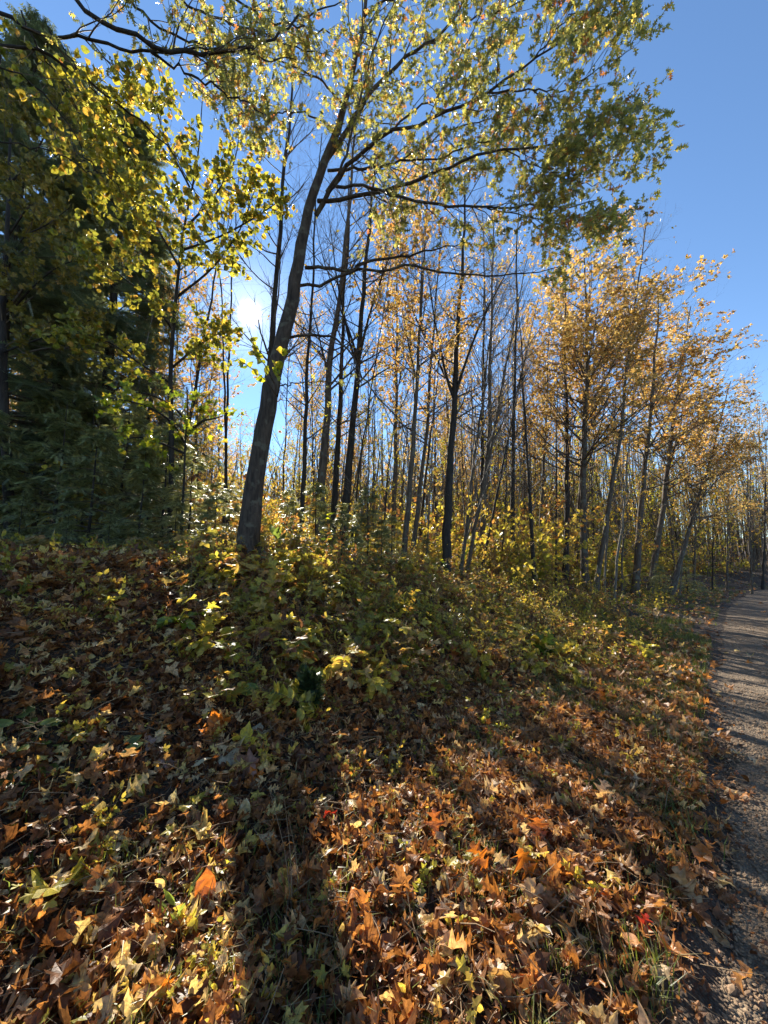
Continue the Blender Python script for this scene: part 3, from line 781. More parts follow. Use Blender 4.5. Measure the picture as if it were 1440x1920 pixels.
leafy_tree('basswood_tree', 'yellow-green round-leaved tree spreading over the upper left, in front of the dark conifers', 318, 6.8,
           [(322, 850), (320, 700), (330, 560), (345, 430), (370, 300), (380, 180)],
           [([(325, 620), (280, 560), (230, 520), (170, 470)], 6.8, 6.0), ([(328, 560), (400, 500), (450, 430), (480, 350)], 6.8, 6.4),
            ([(335, 500), (290, 420), (240, 350), (200, 280)], 6.7, 5.8), ([(345, 430), (400, 370), (440, 300), (450, 240)], 6.7, 6.2),
            ([(322, 690), (370, 650), (400, 630), (420, 620)], 6.8, 6.2), ([(322, 720), (260, 680), (200, 640), (140, 620)], 6.8, 6.0),
            ([(355, 350), (320, 280), (300, 230), (290, 180)], 6.6, 6.0), ([(340, 470), (420, 440), (490, 400), (520, 380)], 6.7, 6.2)],
           [11, 9, 6, 2], M['basswood'], HEARTV, .10, (.55, .24), 19, 6, 4, (.4, 1.1))
leafy_tree('young_maple', 'green-leaved young maple whose low bright branches hang over the left hemlocks', 340, 6.2,
           [(345, 900), (348, 820), (352, 760), (350, 725)],
           [([(346, 830), (320, 790), (270, 760), (200, 745)], 6.2, 5.2), ([(350, 810), (380, 790), (400, 785), (418, 780)], 6.2, 5.6),
            ([(352, 790), (320, 760), (280, 740), (240, 735)], 6.2, 5.3), ([(346, 850), (300, 830), (260, 820), (230, 825)], 6.2, 5.4)],
           [6, 4, 2], M['yellowgreen'], MAPV, .11, (.66, .2), 6, 3, 3, (.15, .4))
leafy_tree('maple_tree', 'shaded olive-leaved maple at the left edge below the dark boughs', 20, 7.6,
           [(10, 800), (5, 600), (15, 400), (20, 250), (30, 150)],
           [([(8, 600), (60, 540), (110, 500), (170, 480)], 7.6, 6.6), ([(10, 450), (60, 380), (110, 330), (160, 300)], 7.6, 6.6),
            ([(8, 520), (40, 450), (90, 420), (130, 390)], 7.5, 6.5), ([(15, 350), (70, 280), (100, 220), (120, 170)], 7.5, 6.6), ([(8, 660), (60, 640), (120, 620), (170, 600)], 7.5, 6.6)],
           [24, 18, 10, 4], M['olive'], MAPV, .12, (.35, .25), 20, 6, 3, (.5, 1.2))


# ------------------------------------------------------------------ conifers
def spray_tpl(n, ln, wdt):
    V = []; Fc = []
    for i in range(n):
        y = (i + .3) / n
        for s in (-1, 1):
            L = ln * (1 - .45 * y) * rng.uniform(.8, 1.15); a = math.radians(rng.uniform(48, 72)); z = rng.uniform(-.02, .05)
            b = len(V); V += [(0, y - wdt, 0), (0, y + wdt, 0), (s * math.sin(a) * L, y + math.cos(a) * L, z)]; Fc.append((b, b + 1, b + 2))
    b = len(V); V += [(-.012, 0, 0), (.012, 0, 0), (0, 1.08, 0)]; Fc.append((b, b + 1, b + 2))
    return np.array(V, float), np.array(Fc)


def conifer(H, r0, nb, lb, nsp, ssize, droop, needle, bare=.0, lat=12, rmin=.0015):
    n = 16; P = np.zeros((n, 3)); P[:, 2] = np.linspace(0, H, n); P[:, :2] += np.cumsum(rng.normal(0, .006 * H, (n, 2)), 0) * .4
    R = r0 * (1 - .93 * np.linspace(0, 1, n)) + .002
    tg = Geo(); tubes(tg, P, R, 8, 0, None, True, .06)
    t = rng.uniform(bare, .985, nb); f = t * (n - 1); k = np.minimum(f.astype(int), n - 2); s = (f - k)[:, None]
    p0 = P[k] * (1 - s) + P[k + 1] * s
    az = rng.uniform(0, 2 * math.pi, nb); L = lb * (1 - ((t - bare) / (1 - bare)) ** 1.2 * .92) * rng.uniform(.45, 1.15, nb)
    D = np.stack([np.cos(az), np.sin(az), rng.uniform(.05, .45, nb)], 1); m_ = 8
    Q = np.empty((nb, m_, 3)); Q[:, 0] = p0; D = nrm(D)
    for i in range(1, m_):
        D = nrm(D + rng.normal(0, .06, D.shape) + np.array([0, 0, -droop / m_])); Q[:, i] = Q[:, i - 1] + D * (L / (m_ - 1))[:, None]
    BR = np.maximum(.012 * L + .001, rmin)[:, None] * np.linspace(1, .25, m_)[None]
    cg = Geo(); tubes(cg, Q, BR, 4, 0)
    # flat side twigs
    idx = np.repeat(np.arange(nb), lat); N = len(idx); tt_ = rng.uniform(.12, 1, N); f = tt_ * (m_ - 1) * .999; k = f.astype(int); s = (f - k)[:, None]
    q0 = Q[idx, k] * (1 - s) + Q[idx, k + 1] * s; T = nrm(Q[idx, k + 1] - Q[idx, k])
    sd_ = nrm(np.cross(T, [0, 0, 1.])) * rng.choice([-1, 1], N)[:, None]
    a = np.radians(rng.uniform(30, 65, N))[:, None]; D2 = nrm(T * np.cos(a) + sd_ * np.sin(a) + rng.normal(0, .1, (N, 3)))
    L2 = (L[idx] * .42 * (1.15 - tt_) * rng.uniform(.6, 1.2, N) + ssize * .5)
    W = np.empty((N, 4, 3)); W[:, 0] = q0
    for i in range(1, 4):
        D2 = nrm(D2 + np.array([0, 0, -droop * .12]) + rng.normal(0, .05, (N, 3))); W[:, i] = W[:, i - 1] + D2 * (L2 / 3)[:, None]
    tubes(cg, W, np.maximum(.004 * L2, .001)[:, None] * np.linspace(1, .4, 4)[None], 3, 0)
    sps = [spray_tpl(9, .28, .045) for _ in range(4)]
    for src, per in ((W, nsp), (Q, max(2, nsp))):
        pos, tan = along(src, per, .1)
        fw = nrm(tan + rng.normal(0, .45, pos.shape) * np.array([1, 1, .35]) + np.array([0, 0, -.12]))
        no = nrm(np.array([0, 0, 1.]) + rng.normal(0, .28, pos.shape))
        scatter_var(cg, sps, pos, frames(fw, no), rng.uniform(ssize * .7, ssize * 1.2, len(pos)), 1)
    return tg.build('trunk', M['bark_dark']), cg.build('crown', [M['twig'], needle])


def ctemplate(key, *a, **k):
    t_, c_ = conifer(*a, **k); TPL[key] = (t_.data, c_.data); bpy.data.objects.remove(t_); bpy.data.objects.remove(c_)


ctemplate('hem_a', 3.0, .035, 58, 1.25, 4, .15, .7, M['needle'], 0, 15)
ctemplate('hem_b', 3.0, .035, 50, 1.5, 4, .15, .8, M['needle'], 0, 16)
ctemplate('hem_c', 3.0, .03, 46, 1.0, 4, .16, .5, M['needle'], 0, 14)
ctemplate('pine', 14, .2, 120, 3.0, 4, .40, .35, M['needle_dark'], .15, 16)
ctemplate('pine_b', 14, .2, 105, 2.6, 4, .40, .5, M['needle_dark'], .05, 16)


def putc(key, name, bx, Y, H, label, group=None, w=1.0, lean=(0, 0), base=None):
    b = base_at(bx, Y) if base is None else base
    o = thing(name, label, 'conifer', tuple(b), group); H0 = 3.0 if key.startswith('hem') else 14.0
    s = H / H0; o.scale = (s * w, s * w, s); o.rotation_euler = (lean[0], lean[1], random.uniform(0, 6.28))
    for nm, me in zip(('trunk', 'crown'), TPL[key]):
        c = bpy.data.objects.new(nm, me); C.objects.link(c); c.parent = o
    return o


HEM = [
    (30, 5.9, 1.0, 'hem_b', 'low young hemlock at the left edge, resting on the leaf litter'),
    (95, 7.4, 3.2, 'hem_a', 'dark young hemlock rising behind the low one at the left edge'),
    (160, 6.6, 2.5, 'hem_b', 'bushy hemlock in the left thicket with frosted-looking shoots'),
    (215, 7.6, 3.4, 'hem_a', 'tallest pointed hemlock of the left thicket, under the hanging maple branch'),
    (255, 6.2, 2.0, 'hem_c', 'thin hemlock at the front of the left thicket'),
    (300, 7.0, 2.6, 'hem_b', 'shiny-needled hemlock in the middle of the thicket left of the oak foot'),
    (350, 6.4, 1.9, 'hem_a', 'grey-green hemlock catching light left of the leaning oak'),
    (400, 6.1, 1.25, 'hem_c', 'short hemlock touching the foot of the leaning oak'),
    (425, 7.2, 1.5, 'hem_b', 'hemlock partly hidden behind the lower trunk of the leaning oak'),
    (535, 7.0, 1.35, 'hem_c', 'young hemlock just right of the leaning oak foot'),
    (590, 7.6, 1.7, 'hem_b', 'pale-tipped hemlock in front of the stout grey trunks'),
    (640, 7.0, 1.3, 'hem_c', 'pointed hemlock with a light leader right of the stout grey trunks'),
    (690, 7.8, 1.7, 'hem_a', 'broad hemlock between the stout grey trunks and the orange-topped maple'),
    (735, 8.2, 1.2, 'hem_b', 'small hemlock at the left of the orange-topped maple foot'),
    (800, 9.5, .9, 'hem_c', 'small dark hemlock left of the thickest centre trunk'),
    (1240, 16., 1.6, 'hem_a', 'small hemlock beneath the oak that leans toward the path'),
    (1290, 20., 2.2, 'hem_b', 'hemlock in the shade before the bend of the path'),
    (120, 5.6, .8, 'hem_c', 'knee-high hemlock in front of the left thicket'),
    (200, 5.6, .7, 'hem_b', 'lowest hemlock spreading over brown leaves in front of the left thicket'),
    (325, 5.9, .95, 'hem_b', 'low feathery hemlock in front of the shiny-needled one'),
    (385, 5.7, .8, 'hem_c', 'ankle-height hemlock sprays left of the leaning oak foot'),
    (555, 6.6, .95, 'hem_b', 'low hemlock between the leaning oak foot and the first dark trunk'),
    (615, 7.0, 1.0, 'hem_a', 'low spreading hemlock before the middle stout grey trunk'),
    (665, 6.9, .95, 'hem_b', 'low hemlock before the dead snag'),
    (715, 7.5, 1.1, 'hem_c', 'low hemlock in the gap left of the orange-topped maple'),
    (-60, 7.0, 3.0, 'hem_a', 'hemlock cut by the left edge of the view'),
    (60, 8.6, 4.2, 'hem_b', 'tall hemlock filling the dark back of the left thicket'),
    (150, 9.0, 4.5, 'hem_a', 'tall hemlock at the back, below the big pine'),
    (270, 8.8, 3.4, 'hem_c', 'hemlock at the back between pine stem and yellow maple'),
]
for bx, Y, H, k, lab in HEM:
    putc(k, 'young_hemlock', bx, Y, H, lab)
PINES = [
    (165, 11.5, 15.5, 'pine', 1.0, 'tall dark pine whose top stands beside the gap of blue sky at upper left'),
    (60, 11.0, 16.0, 'pine_b', 1.0, 'dark conifer behind the boughs in the top left corner'),
    (-60, 9.0, 15.0, 'pine', 1.0, 'dark conifer trunk and foliage at the left edge'),
    (255, 13.5, 11.5, 'pine_b', .8, 'shorter dark conifer behind the yellow-green tree'),
    (120, 14.5, 13.0, 'pine_b', 1.0, 'conifer deep in the dark wood at left'),
    (5, 14.0, 14.0, 'pine', 1.0, 'deep-shade conifer behind the left edge trunk'),
]
for bx, Y, H, k, w_, lab in PINES:
    putc(k, 'pine_tree', bx, Y, H, lab, None, w_)

# ------------------------------------------------------------------ the rest of the wood
def in_gap(px, Y):      # keep the sun's path and the sky gaps fairly open
    return 395 < px < 560 and Y < 60


keys = ['bare_a', 'bare_b', 'pole', 'pole_dark', 'orange_a', 'orange_b', 'gold_a', 'yg_a', 'pole', 'pole_dark', 'bare_a', 'bare_b', 'yg_a']
WOODLAB = {
    'bare_a': ('background_tree', 'leafless grey-barked tree'), 'bare_b': ('background_tree', 'leafless dark-barked tree'),
    'pole': ('background_sapling', 'thin pale bare pole'), 'pole_dark': ('background_sapling', 'thin dark sparse-leaved pole'),
    'orange_a': ('background_maple', 'orange-leaved maple'), 'orange_b': ('background_oak', 'tan-leaved oak'),
    'gold_a': ('background_maple', 'gold-leaved young maple'), 'yg_a': ('background_maple', 'yellow-green young maple')}
MARKS = [(-20, 'the left edge hemlocks'), (100, 'the big pine'), (215, 'the tallest left hemlock'), (318, 'the basswood stem'), (424, 'the sun'), (480, 'the leaning oak'), (560, 'the first straight dark trunk'),
         (592, 'the left stout grey trunk'), (640, 'the forked stout trunk'), (668, 'the dead snag'), (710, 'the sky gap'), (755, 'the orange-topped maple'), (800, 'the pale pole'), (834, 'the thickest centre trunk'),
         (874, 'the fan-branched stems'), (940, 'the gap past the fan-branched stems'), (1003, 'the crooked dark trunk'), (1060, 'the straight thin trunk'), (1100, 'the golden-brown double trunk'),
         (1122, 'the tall leafless tree'), (1150, 'the pale leaning stem'), (1190, 'the light orange crown'), (1254, 'the path-leaning oak'), (1300, 'the golden maple at the bend'), (1363, 'the path bend'), (1420, 'the path end'), (1470, 'the right edge')]
n_fill = 0; tries = 0; placed = []
while n_fill < 250 and tries < 6000:
    tries += 1
    Y = rng.uniform(11, 48) ; px = rng.uniform(-80, 1500)
    X = (px - 720) / F * Y; u, t = ut(X, Y)
    if u < (4.2 + .02 * Y if t < 32 else 3.4) or u > 48: continue
    if any((X - a) ** 2 + (Y - b) ** 2 < .9 for a, b in placed): continue
    k = keys[int(rng.integers(0, len(keys)))]
    if in_gap(px, Y) and k not in ('gold_a', 'yg_a'): continue
    if px < 330 and Y < 18 and rng.random() < .6: continue
    H = rng.uniform(10, 15) * (1.0 if k not in ('gold_a', 'yg_a') else .55) * (.75 if k.startswith('pole') else 1)
    if 560 < px < 720: H *= .6
    if in_gap(px, Y): H = min(H, 1 + .40 * Y)
    if px > 1240: H *= .8
    if px > 1240 and Y < 30: H *= .7
    b = np.array([X, Y, float(ground(X, Y)) - .05]); placed.append((X, Y)); n_fill += 1
    top = b + np.array([rng.normal(.6, .6), rng.normal(-.2, .5), H])
    nm, lab = WOODLAB[k]
    mk, mp = min(MARKS, key=lambda q_: abs(q_[0] - px)); off = px - mk
    tier = 'just inside the wood' if Y < 17 else ('some way back' if Y < 29 else 'far back')
    side = 'behind' if abs(off) < 14 else ('left of' if off < 0 else 'right of')
    put(k, nm, b, top, f'{lab}, {tier} {side} {mp}', 'tree', lab + ' of the crowded wood', rng.uniform(.8, 1.15))

# far wood that reads as one mass
g = Geo(); N = 2600
az = np.radians(rng.uniform(-60, 75, N)); r_ = rng.uniform(30, 85, N); X = r_ * np.sin(az); Y = r_ * np.cos(az)
Z = ground(X, Y); H = rng.uniform(4, 9, N) * (.6 + r_ / 85); gx = 720 + F * np.tan(az)
H = np.where((gx > 395) & (gx < 560), np.minimum(H * 1.2, .3 * r_), np.minimum(H * rng.uniform(1, 2.3, N), .43 * r_)); H = np.where(gx > 1200, np.minimum(H, .3 * r_), H)
ku = ut(X, Y)[0] > 5; X, Y, Z, H, r_ = X[ku], Y[ku], Z[ku], H[ku], r_[ku]; N = len(X)
P = np.stack([np.stack([X + rng.normal(0, .5, N) * f, Y, Z + H * f], 1) for f in (0, .35, .7, 1)], 1)
tubes(g, P, np.array([.08, .07, .045, .015])[None] * rng.uniform(.6, 1.3, N)[:, None], 4, 0)
A1, AR1 = grow(P, np.full((N, 4), .04), 10, .12, 1, (25, 60), (1.2, 3.2), 4, .15, .1, .5)
tubes(g, A1, AR1, 3, 0)
hn = hash_noise(A1[:, 0, 0] * .25, A1[:, 0, 1] * .25, 9) > .5
B1, BR1 = grow(A1, AR1, 4, .2, 1, (25, 55), (.4, 1.1), 3, .1, .1, .5); tubes(g, B1, BR1, 3, 2)
leaves_on(g, A1[hn], 9, [DIA], .2, 1, .1, 2.0, 0, .2); leaves_on(g, A1[~hn], 9, [DIA], .19, 4, .1, 2.0, 0, .2)
# thin stems crowding between the single trees
N = 900; px = rng.uniform(-60, 1520, N); Y = rng.uniform(13, 44, N); X = (px - 720) / F * Y; u, t = ut(X, Y)
H = rng.uniform(4.5, 9.5, N) * np.where((px > 395) & (px < 560), .6, 1); H = np.where((px > 395) & (px < 560), np.minimum(H, 1 + .3 * Y), H)
k = (u > np.where(t < 32, 4.4, 3.4)); X, Y, H, px = X[k], Y[k], H[k], px[k]; N = len(X); Z = ground(X, Y) - .05; lean = rng.normal(.25, .45, N)
P = np.stack([np.stack([X + lean * f * f + rng.normal(0, .05, N), Y + rng.normal(0, .05, N), Z + H * f], 1) for f in (0, .2, .4, .6, .8, 1)], 1)
tubes(g, P, np.array([1, .85, .7, .5, .3, .1])[None] * rng.uniform(.014, .042, N)[:, None], 5, 2, rng.random(N))
A1, AR1 = grow(P, np.full((N, 6), .012), 12, .25, 1, (30, 65), (.5, 1.7), 5, .06, .1, .5)
A2, AR2 = grow(A1, AR1, 4, .2, 1, (25, 55), (.15, .6), 4, .04, .12, .5)
tubes(g, A1, AR1, 3, 2); tubes(g, A2, AR2, 3, 2)
low = A2[(A2[:, 0, 2] < 1.6 + .11 * A2[:, 0, 1]) & (rng.random(len(A2)) < .55)]; leaves_on(g, low, 3, MAP1V, .11, 1, .1, 1, .3, .4)
hi = A2[(A2[:, 0, 2] >= 1.6 + .11 * A2[:, 0, 1]) & (rng.random(len(A2)) < .16)]; leaves_on(g, hi, 3, MAP1V, .10, 3, .1, 1, .3, .4)
tag(g.build('distant_woods', [M['bark_grey'], M['gold'], M['twig'], M['orange'], M['yellow']]), kind='stuff')

# ------------------------------------------------------------------ leaf litter, weeds, grass, gravel
def sample_disc(N, r0, r1, a0=-62, a1=62, p=2.0):
    q_ = rng.random(N)
    r = (r0 ** p + q_ * (r1 ** p - r0 ** p)) ** (1 / p) if p > .01 else r0 * (r1 / r0) ** q_
    a = np.radians(rng.uniform(a0, a1, N)); return r * np.sin(a), r * np.cos(a)


def litter_keep(X, Y):
    u, t = ut(X, Y)
    thin = (np.hypot(X, Y) > 7) & (u > .2) & (u < 2.2) & (rng.random(len(X)) < .45)
    w_ = u - .28 * (hash_noise(t * 1.5, t * 0, 21) - .5)
    return rng.random(len(X)) < np.where(w_ > .16, 1, .7 * np.exp(np.minimum(w_ - .16, 0) / .09) + .010 * (w_ > -2)) * ~thin


NEARM = variants(MAPLE2, 14, 1.35); NEARO = variants(OAK2, 16, 1.3); NEARV = variants(OVAL2, 10, 1.3)
MIDL = variants(MAPLE1, 5, .9) + variants(OAK1, 6, .9) + variants(OVAL1, 3, .9)


def litter(geo, X, Y, var, size, lift, tilt):
    Z = ground(X, Y); u, t = ut(X, Y); Z = np.where(u < .1, np.maximum(Z, 0.005), Z)
    N = len(X); P = np.stack([X, Y, Z + rng.uniform(.006, lift, N)], 1)
    px, py, _ = proj(P)
    on_path = u < .05
    tl = np.where(on_path, tilt * .5, tilt)[:, None]
    nor = nrm(np.array([0, -.15, 1.]) + rng.normal(size=(N, 3)) * tl)
    fw = rng.normal(size=(N, 3)); fw[:, 2] *= .2
    R_ = frames(fw, nor)
    sc = rng.uniform(size[0], size[1], N) * np.where(rng.random(N) < .25, 1.25, 1)
    P[:, 2] += np.where(on_path, 0, sc * .16)
    # oak drift on the lower right, maple and brown leaves on the left
    wo = 1 / (1 + np.exp(-np.clip((px - 640 + (py - 1300) * -.15) / 90, -30, 30))); wo = np.where(py < 1230, wo * .5, wo)
    patch = hash_noise(X * 2.2, Y * 2.2, 31)
    orange = rng.random(N) < wo * (.25 + .75 * patch)
    rr = rng.beta(1.5, 2.2, N) * .95; rr = np.where(rng.random(N) < .10, rng.uniform(.86, .93, N), rr); yel = rng.random(N) < .05 + .13 * (px < 520); rr = np.where(yel, rng.uniform(.86, 1, N), rr)
    for m, mi in ((orange, 1), (~orange, 0)):
        if var == 'near':
            s = rng.random(N)
            oakf = s < np.where(orange, .8, .35)
            scatter_var(geo, NEARO, P[m & oakf], R_[m & oakf], sc[m & oakf] * 1.15, mi, rr[m & oakf])
            mp = m & ~oakf & (s < .85)
            scatter_var(geo, NEARM, P[mp], R_[mp], sc[mp], mi, rr[mp])
            ov = m & ~oakf & (s >= .85)
            scatter_var(geo, NEARV, P[ov], R_[ov], sc[ov] * .8, mi, rr[ov])
        else:
            scatter_var(geo, MIDL, P[m], R_[m], sc[m], mi, rr[m])


g = Geo()
X, Y = sample_disc(19000, .45, 4.6, -66, 66); k = litter_keep(X, Y); litter(g, X[k], Y[k], 'near', (.038, .105), .05, .64)
X, Y = sample_disc(26000, 4.4, 10, -60, 62, 1.5); k = litter_keep(X, Y) & (ut(X, Y)[0] < 9); litter(g, X[k], Y[k], 'mid', (.07, .12), .06, .65)
X, Y = sample_disc(26000, 9.5, 45, -55, 62, .8); k = litter_keep(X, Y) & (ut(X, Y)[0] < 14); litter(g, X[k], Y[k], 'mid', (.08, .16), .06, .4)
tag(g.build('fallen_leaves', [M['litter'], M['litter_orange']]), kind='stuff')


# small broken bits and twigs in the litter
g = Geo(); BITS = variants(OVAL1, 4, 1.4) + [(bend(np.array([(0, 0, 0), (.4, .2, 0), (.25, .7, 0), (-.1, 1, 0), (-.35, .5, 0)], float), 1.2, .9, .3), np.array([(0, 1, 2), (0, 2, 3), (0, 3, 4)]))]
X, Y = sample_disc(42000, .5, 6.5, -64, 64, 1.7); k = litter_keep(X, Y) | ((ut(X, Y)[0] > -.5) & (rng.random(len(X)) < .12)); X, Y = X[k], Y[k]; N = len(X)
scatter_var(g, BITS, np.stack([X, Y, ground(X, Y) + rng.uniform(.004, .055, N)], 1), frames(rng.normal(size=(N, 3)), nrm(np.array([0, 0, 1.]) + rng.normal(0, .7, (N, 3)))), rng.uniform(.012, .04, N), 0, rng.beta(1.3, 2.5, N))
tag(g.build('leaf_crumbs', [M['litter']]), kind='stuff')
g = Geo(); X, Y = sample_disc(9000, .5, 6, -64, 64); k = litter_keep(X, Y); X, Y = X[k], Y[k]; N = len(X)
a = rng.uniform(0, 6.28, N); L = rng.uniform(.03, .22, N); d = np.stack([np.cos(a), np.sin(a), rng.normal(.15, .25, N)], 1)
p0 = np.stack([X, Y, ground(X, Y) + rng.uniform(.01, .06, N)], 1)
P = np.stack([p0, p0 + d * L[:, None] * .5 + rng.normal(0, .008, (N, 3)), p0 + d * L[:, None]], 1)
tubes(g, P, (rng.uniform(.0008, .003, N))[:, None] * np.array([1, .8, .5])[None], 4, 0)
tag(g.build('twig_litter', [M['stem']]), kind='stuff')


# plants -----------------------------------------------------------
def tri(geo):
    """Geo -> {material: (V, F, roff)}"""
    V = np.concatenate(geo.V); R = np.concatenate(geo.R); outd = {}
    for (k, mi, smo), L in geo.F.items():
        f = np.concatenate(L)
        if k == 4: f = np.concatenate([f[:, [0, 1, 2]], f[:, [0, 2, 3]]])
        outd.setdefault(mi, []).append(f)
    res = {}
    for mi, fl in outd.items():
        f = np.concatenate(fl); u_, inv = np.unique(f, return_inverse=True)
        res[mi] = (V[u_].astype(float), inv.reshape(-1, 3), (R[u_] - .5) * .5)
    return res


def pl_maple(h, n, size, leafs=MAP1V):
    g_ = Geo(); P = np.array([[0, 0, 0], [.02, .01, h * .5], [rng.normal(0, .04), rng.normal(0, .04), h]]); P = resample(P, 5)[None]
    tubes(g_, P, np.linspace(.003, .0012, 5)[None], 3, 0)
    pos, tan = along(P, n, .45); az = rng.uniform(0, 6.28, n); d = np.stack([np.cos(az), np.sin(az), rng.uniform(-.1, .5, n)], 1)
    Q = np.stack([pos, pos + d * .05 * h / .25, pos + d * .09 * h / .25], 1); tubes(g_, Q, np.full((n, 3), .0009), 3, 0)
    fw = nrm(d + np.array([0, 0, -.45])); no = nrm(np.array([0, 0, 1.]) + rng.normal(0, .3, (n, 3)))
    scatter_var(g_, leafs, Q[:, -1], frames(fw, no), rng.uniform(size * .7, size * 1.2, n), 1)
    return g_


def pl_pinnate(h, n, ll):
    g_ = Geo(); P = resample(np.array([[0, 0, 0], [.01, 0, h * .5], [rng.normal(0, .03), rng.normal(0, .03), h]]), 5)[None]
    tubes(g_, P, np.linspace(.003, .0012, 5)[None], 3, 0)
    pos, tan = along(P, n, .5); az = rng.uniform(0, 6.28, n); Q = np.empty((n, 6, 3)); Q[:, 0] = pos
    d = nrm(np.stack([np.cos(az), np.sin(az), rng.uniform(.2, .9, n)], 1)); L = rng.uniform(.6, 1.1, n) * ll
    for i in range(1, 6): d = nrm(d + np.array([0, 0, -.16])); Q[:, i] = Q[:, i - 1] + d * (L / 5)[:, None]
    tubes(g_, Q, np.full((n, 6), .001), 3, 0)
    m_ = 7; f = np.linspace(.25, 1, m_)[None].repeat(n, 0).ravel(); idx = np.repeat(np.arange(n), m_); ff = f * 4.999; k_ = ff.astype(int); s = (ff - k_)[:, None]
    base = Q[idx, k_] * (1 - s) + Q[idx, k_ + 1] * s; T = nrm(Q[idx, k_ + 1] - Q[idx, k_]); sx = nrm(np.cross(T, [0, 0, 1.]))
    for sg in (-1, 1):
        fw = nrm(T * .5 + sx * sg + rng.normal(0, .12, T.shape)); no = nrm(np.cross(fw, T) * sg * -1 + np.array([0, 0, .8]))
        scatter_var(g_, OVAL1V, base, frames(fw, no), np.full(len(base), ll * .34) * rng.uniform(.8, 1.1, len(base)), 1)
    return g_


def pl_goldenrod(h, n, size, ns=1, spread=.12):
    g_ = Geo()
    for _ in range(ns):
        e = rng.normal(0, spread, 2); P = resample(np.array([[rng.normal(0, .03), rng.normal(0, .03), 0], [e[0] * .3, e[1] * .3, h * .5], [e[0], e[1], h * rng.uniform(.8, 1.1)]]), 7)[None]
        tubes(g_, P, np.linspace(.003, .0012, 7)[None], 3, 0)
        pos, tan = along(P, n, .15); az = rng.uniform(0, 6.28, n); d = nrm(np.stack([np.cos(az), np.sin(az), rng.uniform(-.3, .7, n)], 1))
        scatter_var(g_, [NARROW, OVAL1V[0]], pos, frames(d, nrm(np.array([0, 0, 1.]) + rng.normal(0, .3, d.shape))), rng.uniform(size * .6, size * 1.2, n), 1)
    return g_


def pl_bush(h, nst, nl, size):
    g_ = Geo(); e = rng.normal(0, h * .45, (nst, 2)); z = rng.uniform(.5, 1, nst) * h
    P = np.stack([np.c_[e * f * f, z * f] for f in (0, .3, .6, 1)], 1) + rng.normal(0, .01, (nst, 4, 3))
    tubes(g_, P, np.linspace(.0028, .001, 4)[None].repeat(nst, 0), 3, 0)
    q_, qr = grow(P, np.full((nst, 4), .002), 4, .3, 1, (25, 60), (h * .15, h * .35), 4, .05, .15, .6)
    tubes(g_, q_, qr, 3, 0)
    leaves_on(g_, q_, nl, OVAL1V, size, 1, .1, .9, .2, .7)
    return g_


PL = {
    'maple': [tri(pl_maple(.25 * s, 7, .085)) for s in (.8, 1, 1.3)], 'pinnate': [tri(pl_pinnate(.22 * s, 5, .2)) for s in (.8, 1, 1.3)],
    'golden': [tri(pl_goldenrod(.55, 30, .075, 1)) for _ in range(4)], 'bush': [tri(pl_bush(.5, 6, 4, .055)) for _ in range(4)],
    'small': [tri(pl_bush(.2, 5, 3, .045)) for _ in range(3)], 'stalk': [tri(pl_bush(.7, 4, 1, .02)) for _ in range(3)], 'sapling': [tri(pl_bush(1.6, 5, 7, .085)) for _ in range(5)], 'herb': [tri(pl_goldenrod(.3, 14, .07, 3, .1)) for _ in range(3)]}


def plants(geo, kind, X, Y, sc, mi, rbase, rspread=.25):
    vs = PL[kind]; N = len(X)
    if N == 0: return
    g_ = rng.integers(0, len(vs), N); P = np.stack([X, Y, ground(X, Y) - .01], 1)
    up_ = nrm(np.array([0, -.12, 1.]) + rng.normal(0, .16, (N, 3))); fw = rng.normal(size=(N, 3)); R_ = frames(fw, up_)
    sc = rng.uniform(sc[0], sc[1], N); r = np.clip(rng.normal(rbase, rspread, N), 0.02, .98)
    for i, v in enumerate(vs):
        m = g_ == i
        if 0 in v: scatter(geo, v[0], P[m], R_[m], sc[m], 0, r[m])
        if 1 in v: scatter(geo, v[1], P[m], R_[m], sc[m], mi, r[m])


g = Geo()
def veg(N, r0, r1, p, lim):
    X, Y = sample_disc(N, r0, r1, -50, 60, p); P = np.stack([X, Y, ground(X, Y)], 1); px, py, d_ = proj(P); u, t = ut(X, Y)
    wv = np.clip((px - 300) / 160, 0, 1) * np.clip((u - lim[0]) / lim[1], 0, 1) * np.clip((1345 + .12 * (px - 700) * -1 - py) / 90, 0, 1)
    wv *= np.clip(2.2 * hash_noise(X * 1.3, Y * 1.3, int(rng.integers(0, 999))) - .35, 0, 1)
    k_ = rng.random(N) < wv
    return X[k_], Y[k_], px[k_], py[k_]


for kind, N, r0, r1, sc, mi, rb in (('maple', 1500, 2.6, 9, (.6, 1.5), 1, .6), ('maple', 260, 2.6, 9, (.6, 1.3), 3, .5), ('pinnate', 800, 2.8, 9, (.6, 1.4), 1, .6), ('small', 1100, 2.6, 10, (.6, 1.3), 1, .4),
                                    ('herb', 900, 3, 10, (.5, 1.1), 1, .5), ('bush', 800, 4.5, 14, (.45, 1.1), 2, .4), ('golden', 1900, 4.5, 16, (.45, 1.1), 1, .45), ('sapling', 420, 4.5, 14, (.25, .6), 1, .6), ('stalk', 420, 3.5, 14, (.6, 1.2), 1, .5),
                                    ('bush', 1500, 9, 32, (.6, 1.3), 1, .5), ('golden', 2600, 9, 34, (.7, 1.3), 1, .35), ('bush', 500, 5, 12, (.5, .9), 1, .5)):
    X, Y, px, py = veg(N, r0, r1, 1.3, (1.1, 1.0) if kind in ('golden', 'bush') else (.7, .9))
    plants(g, kind, X, Y, sc, mi, rb)
X, Y = sample_disc(260, 1.2, 5.5, -60, 50); u, t = ut(X, Y); k = u > .5
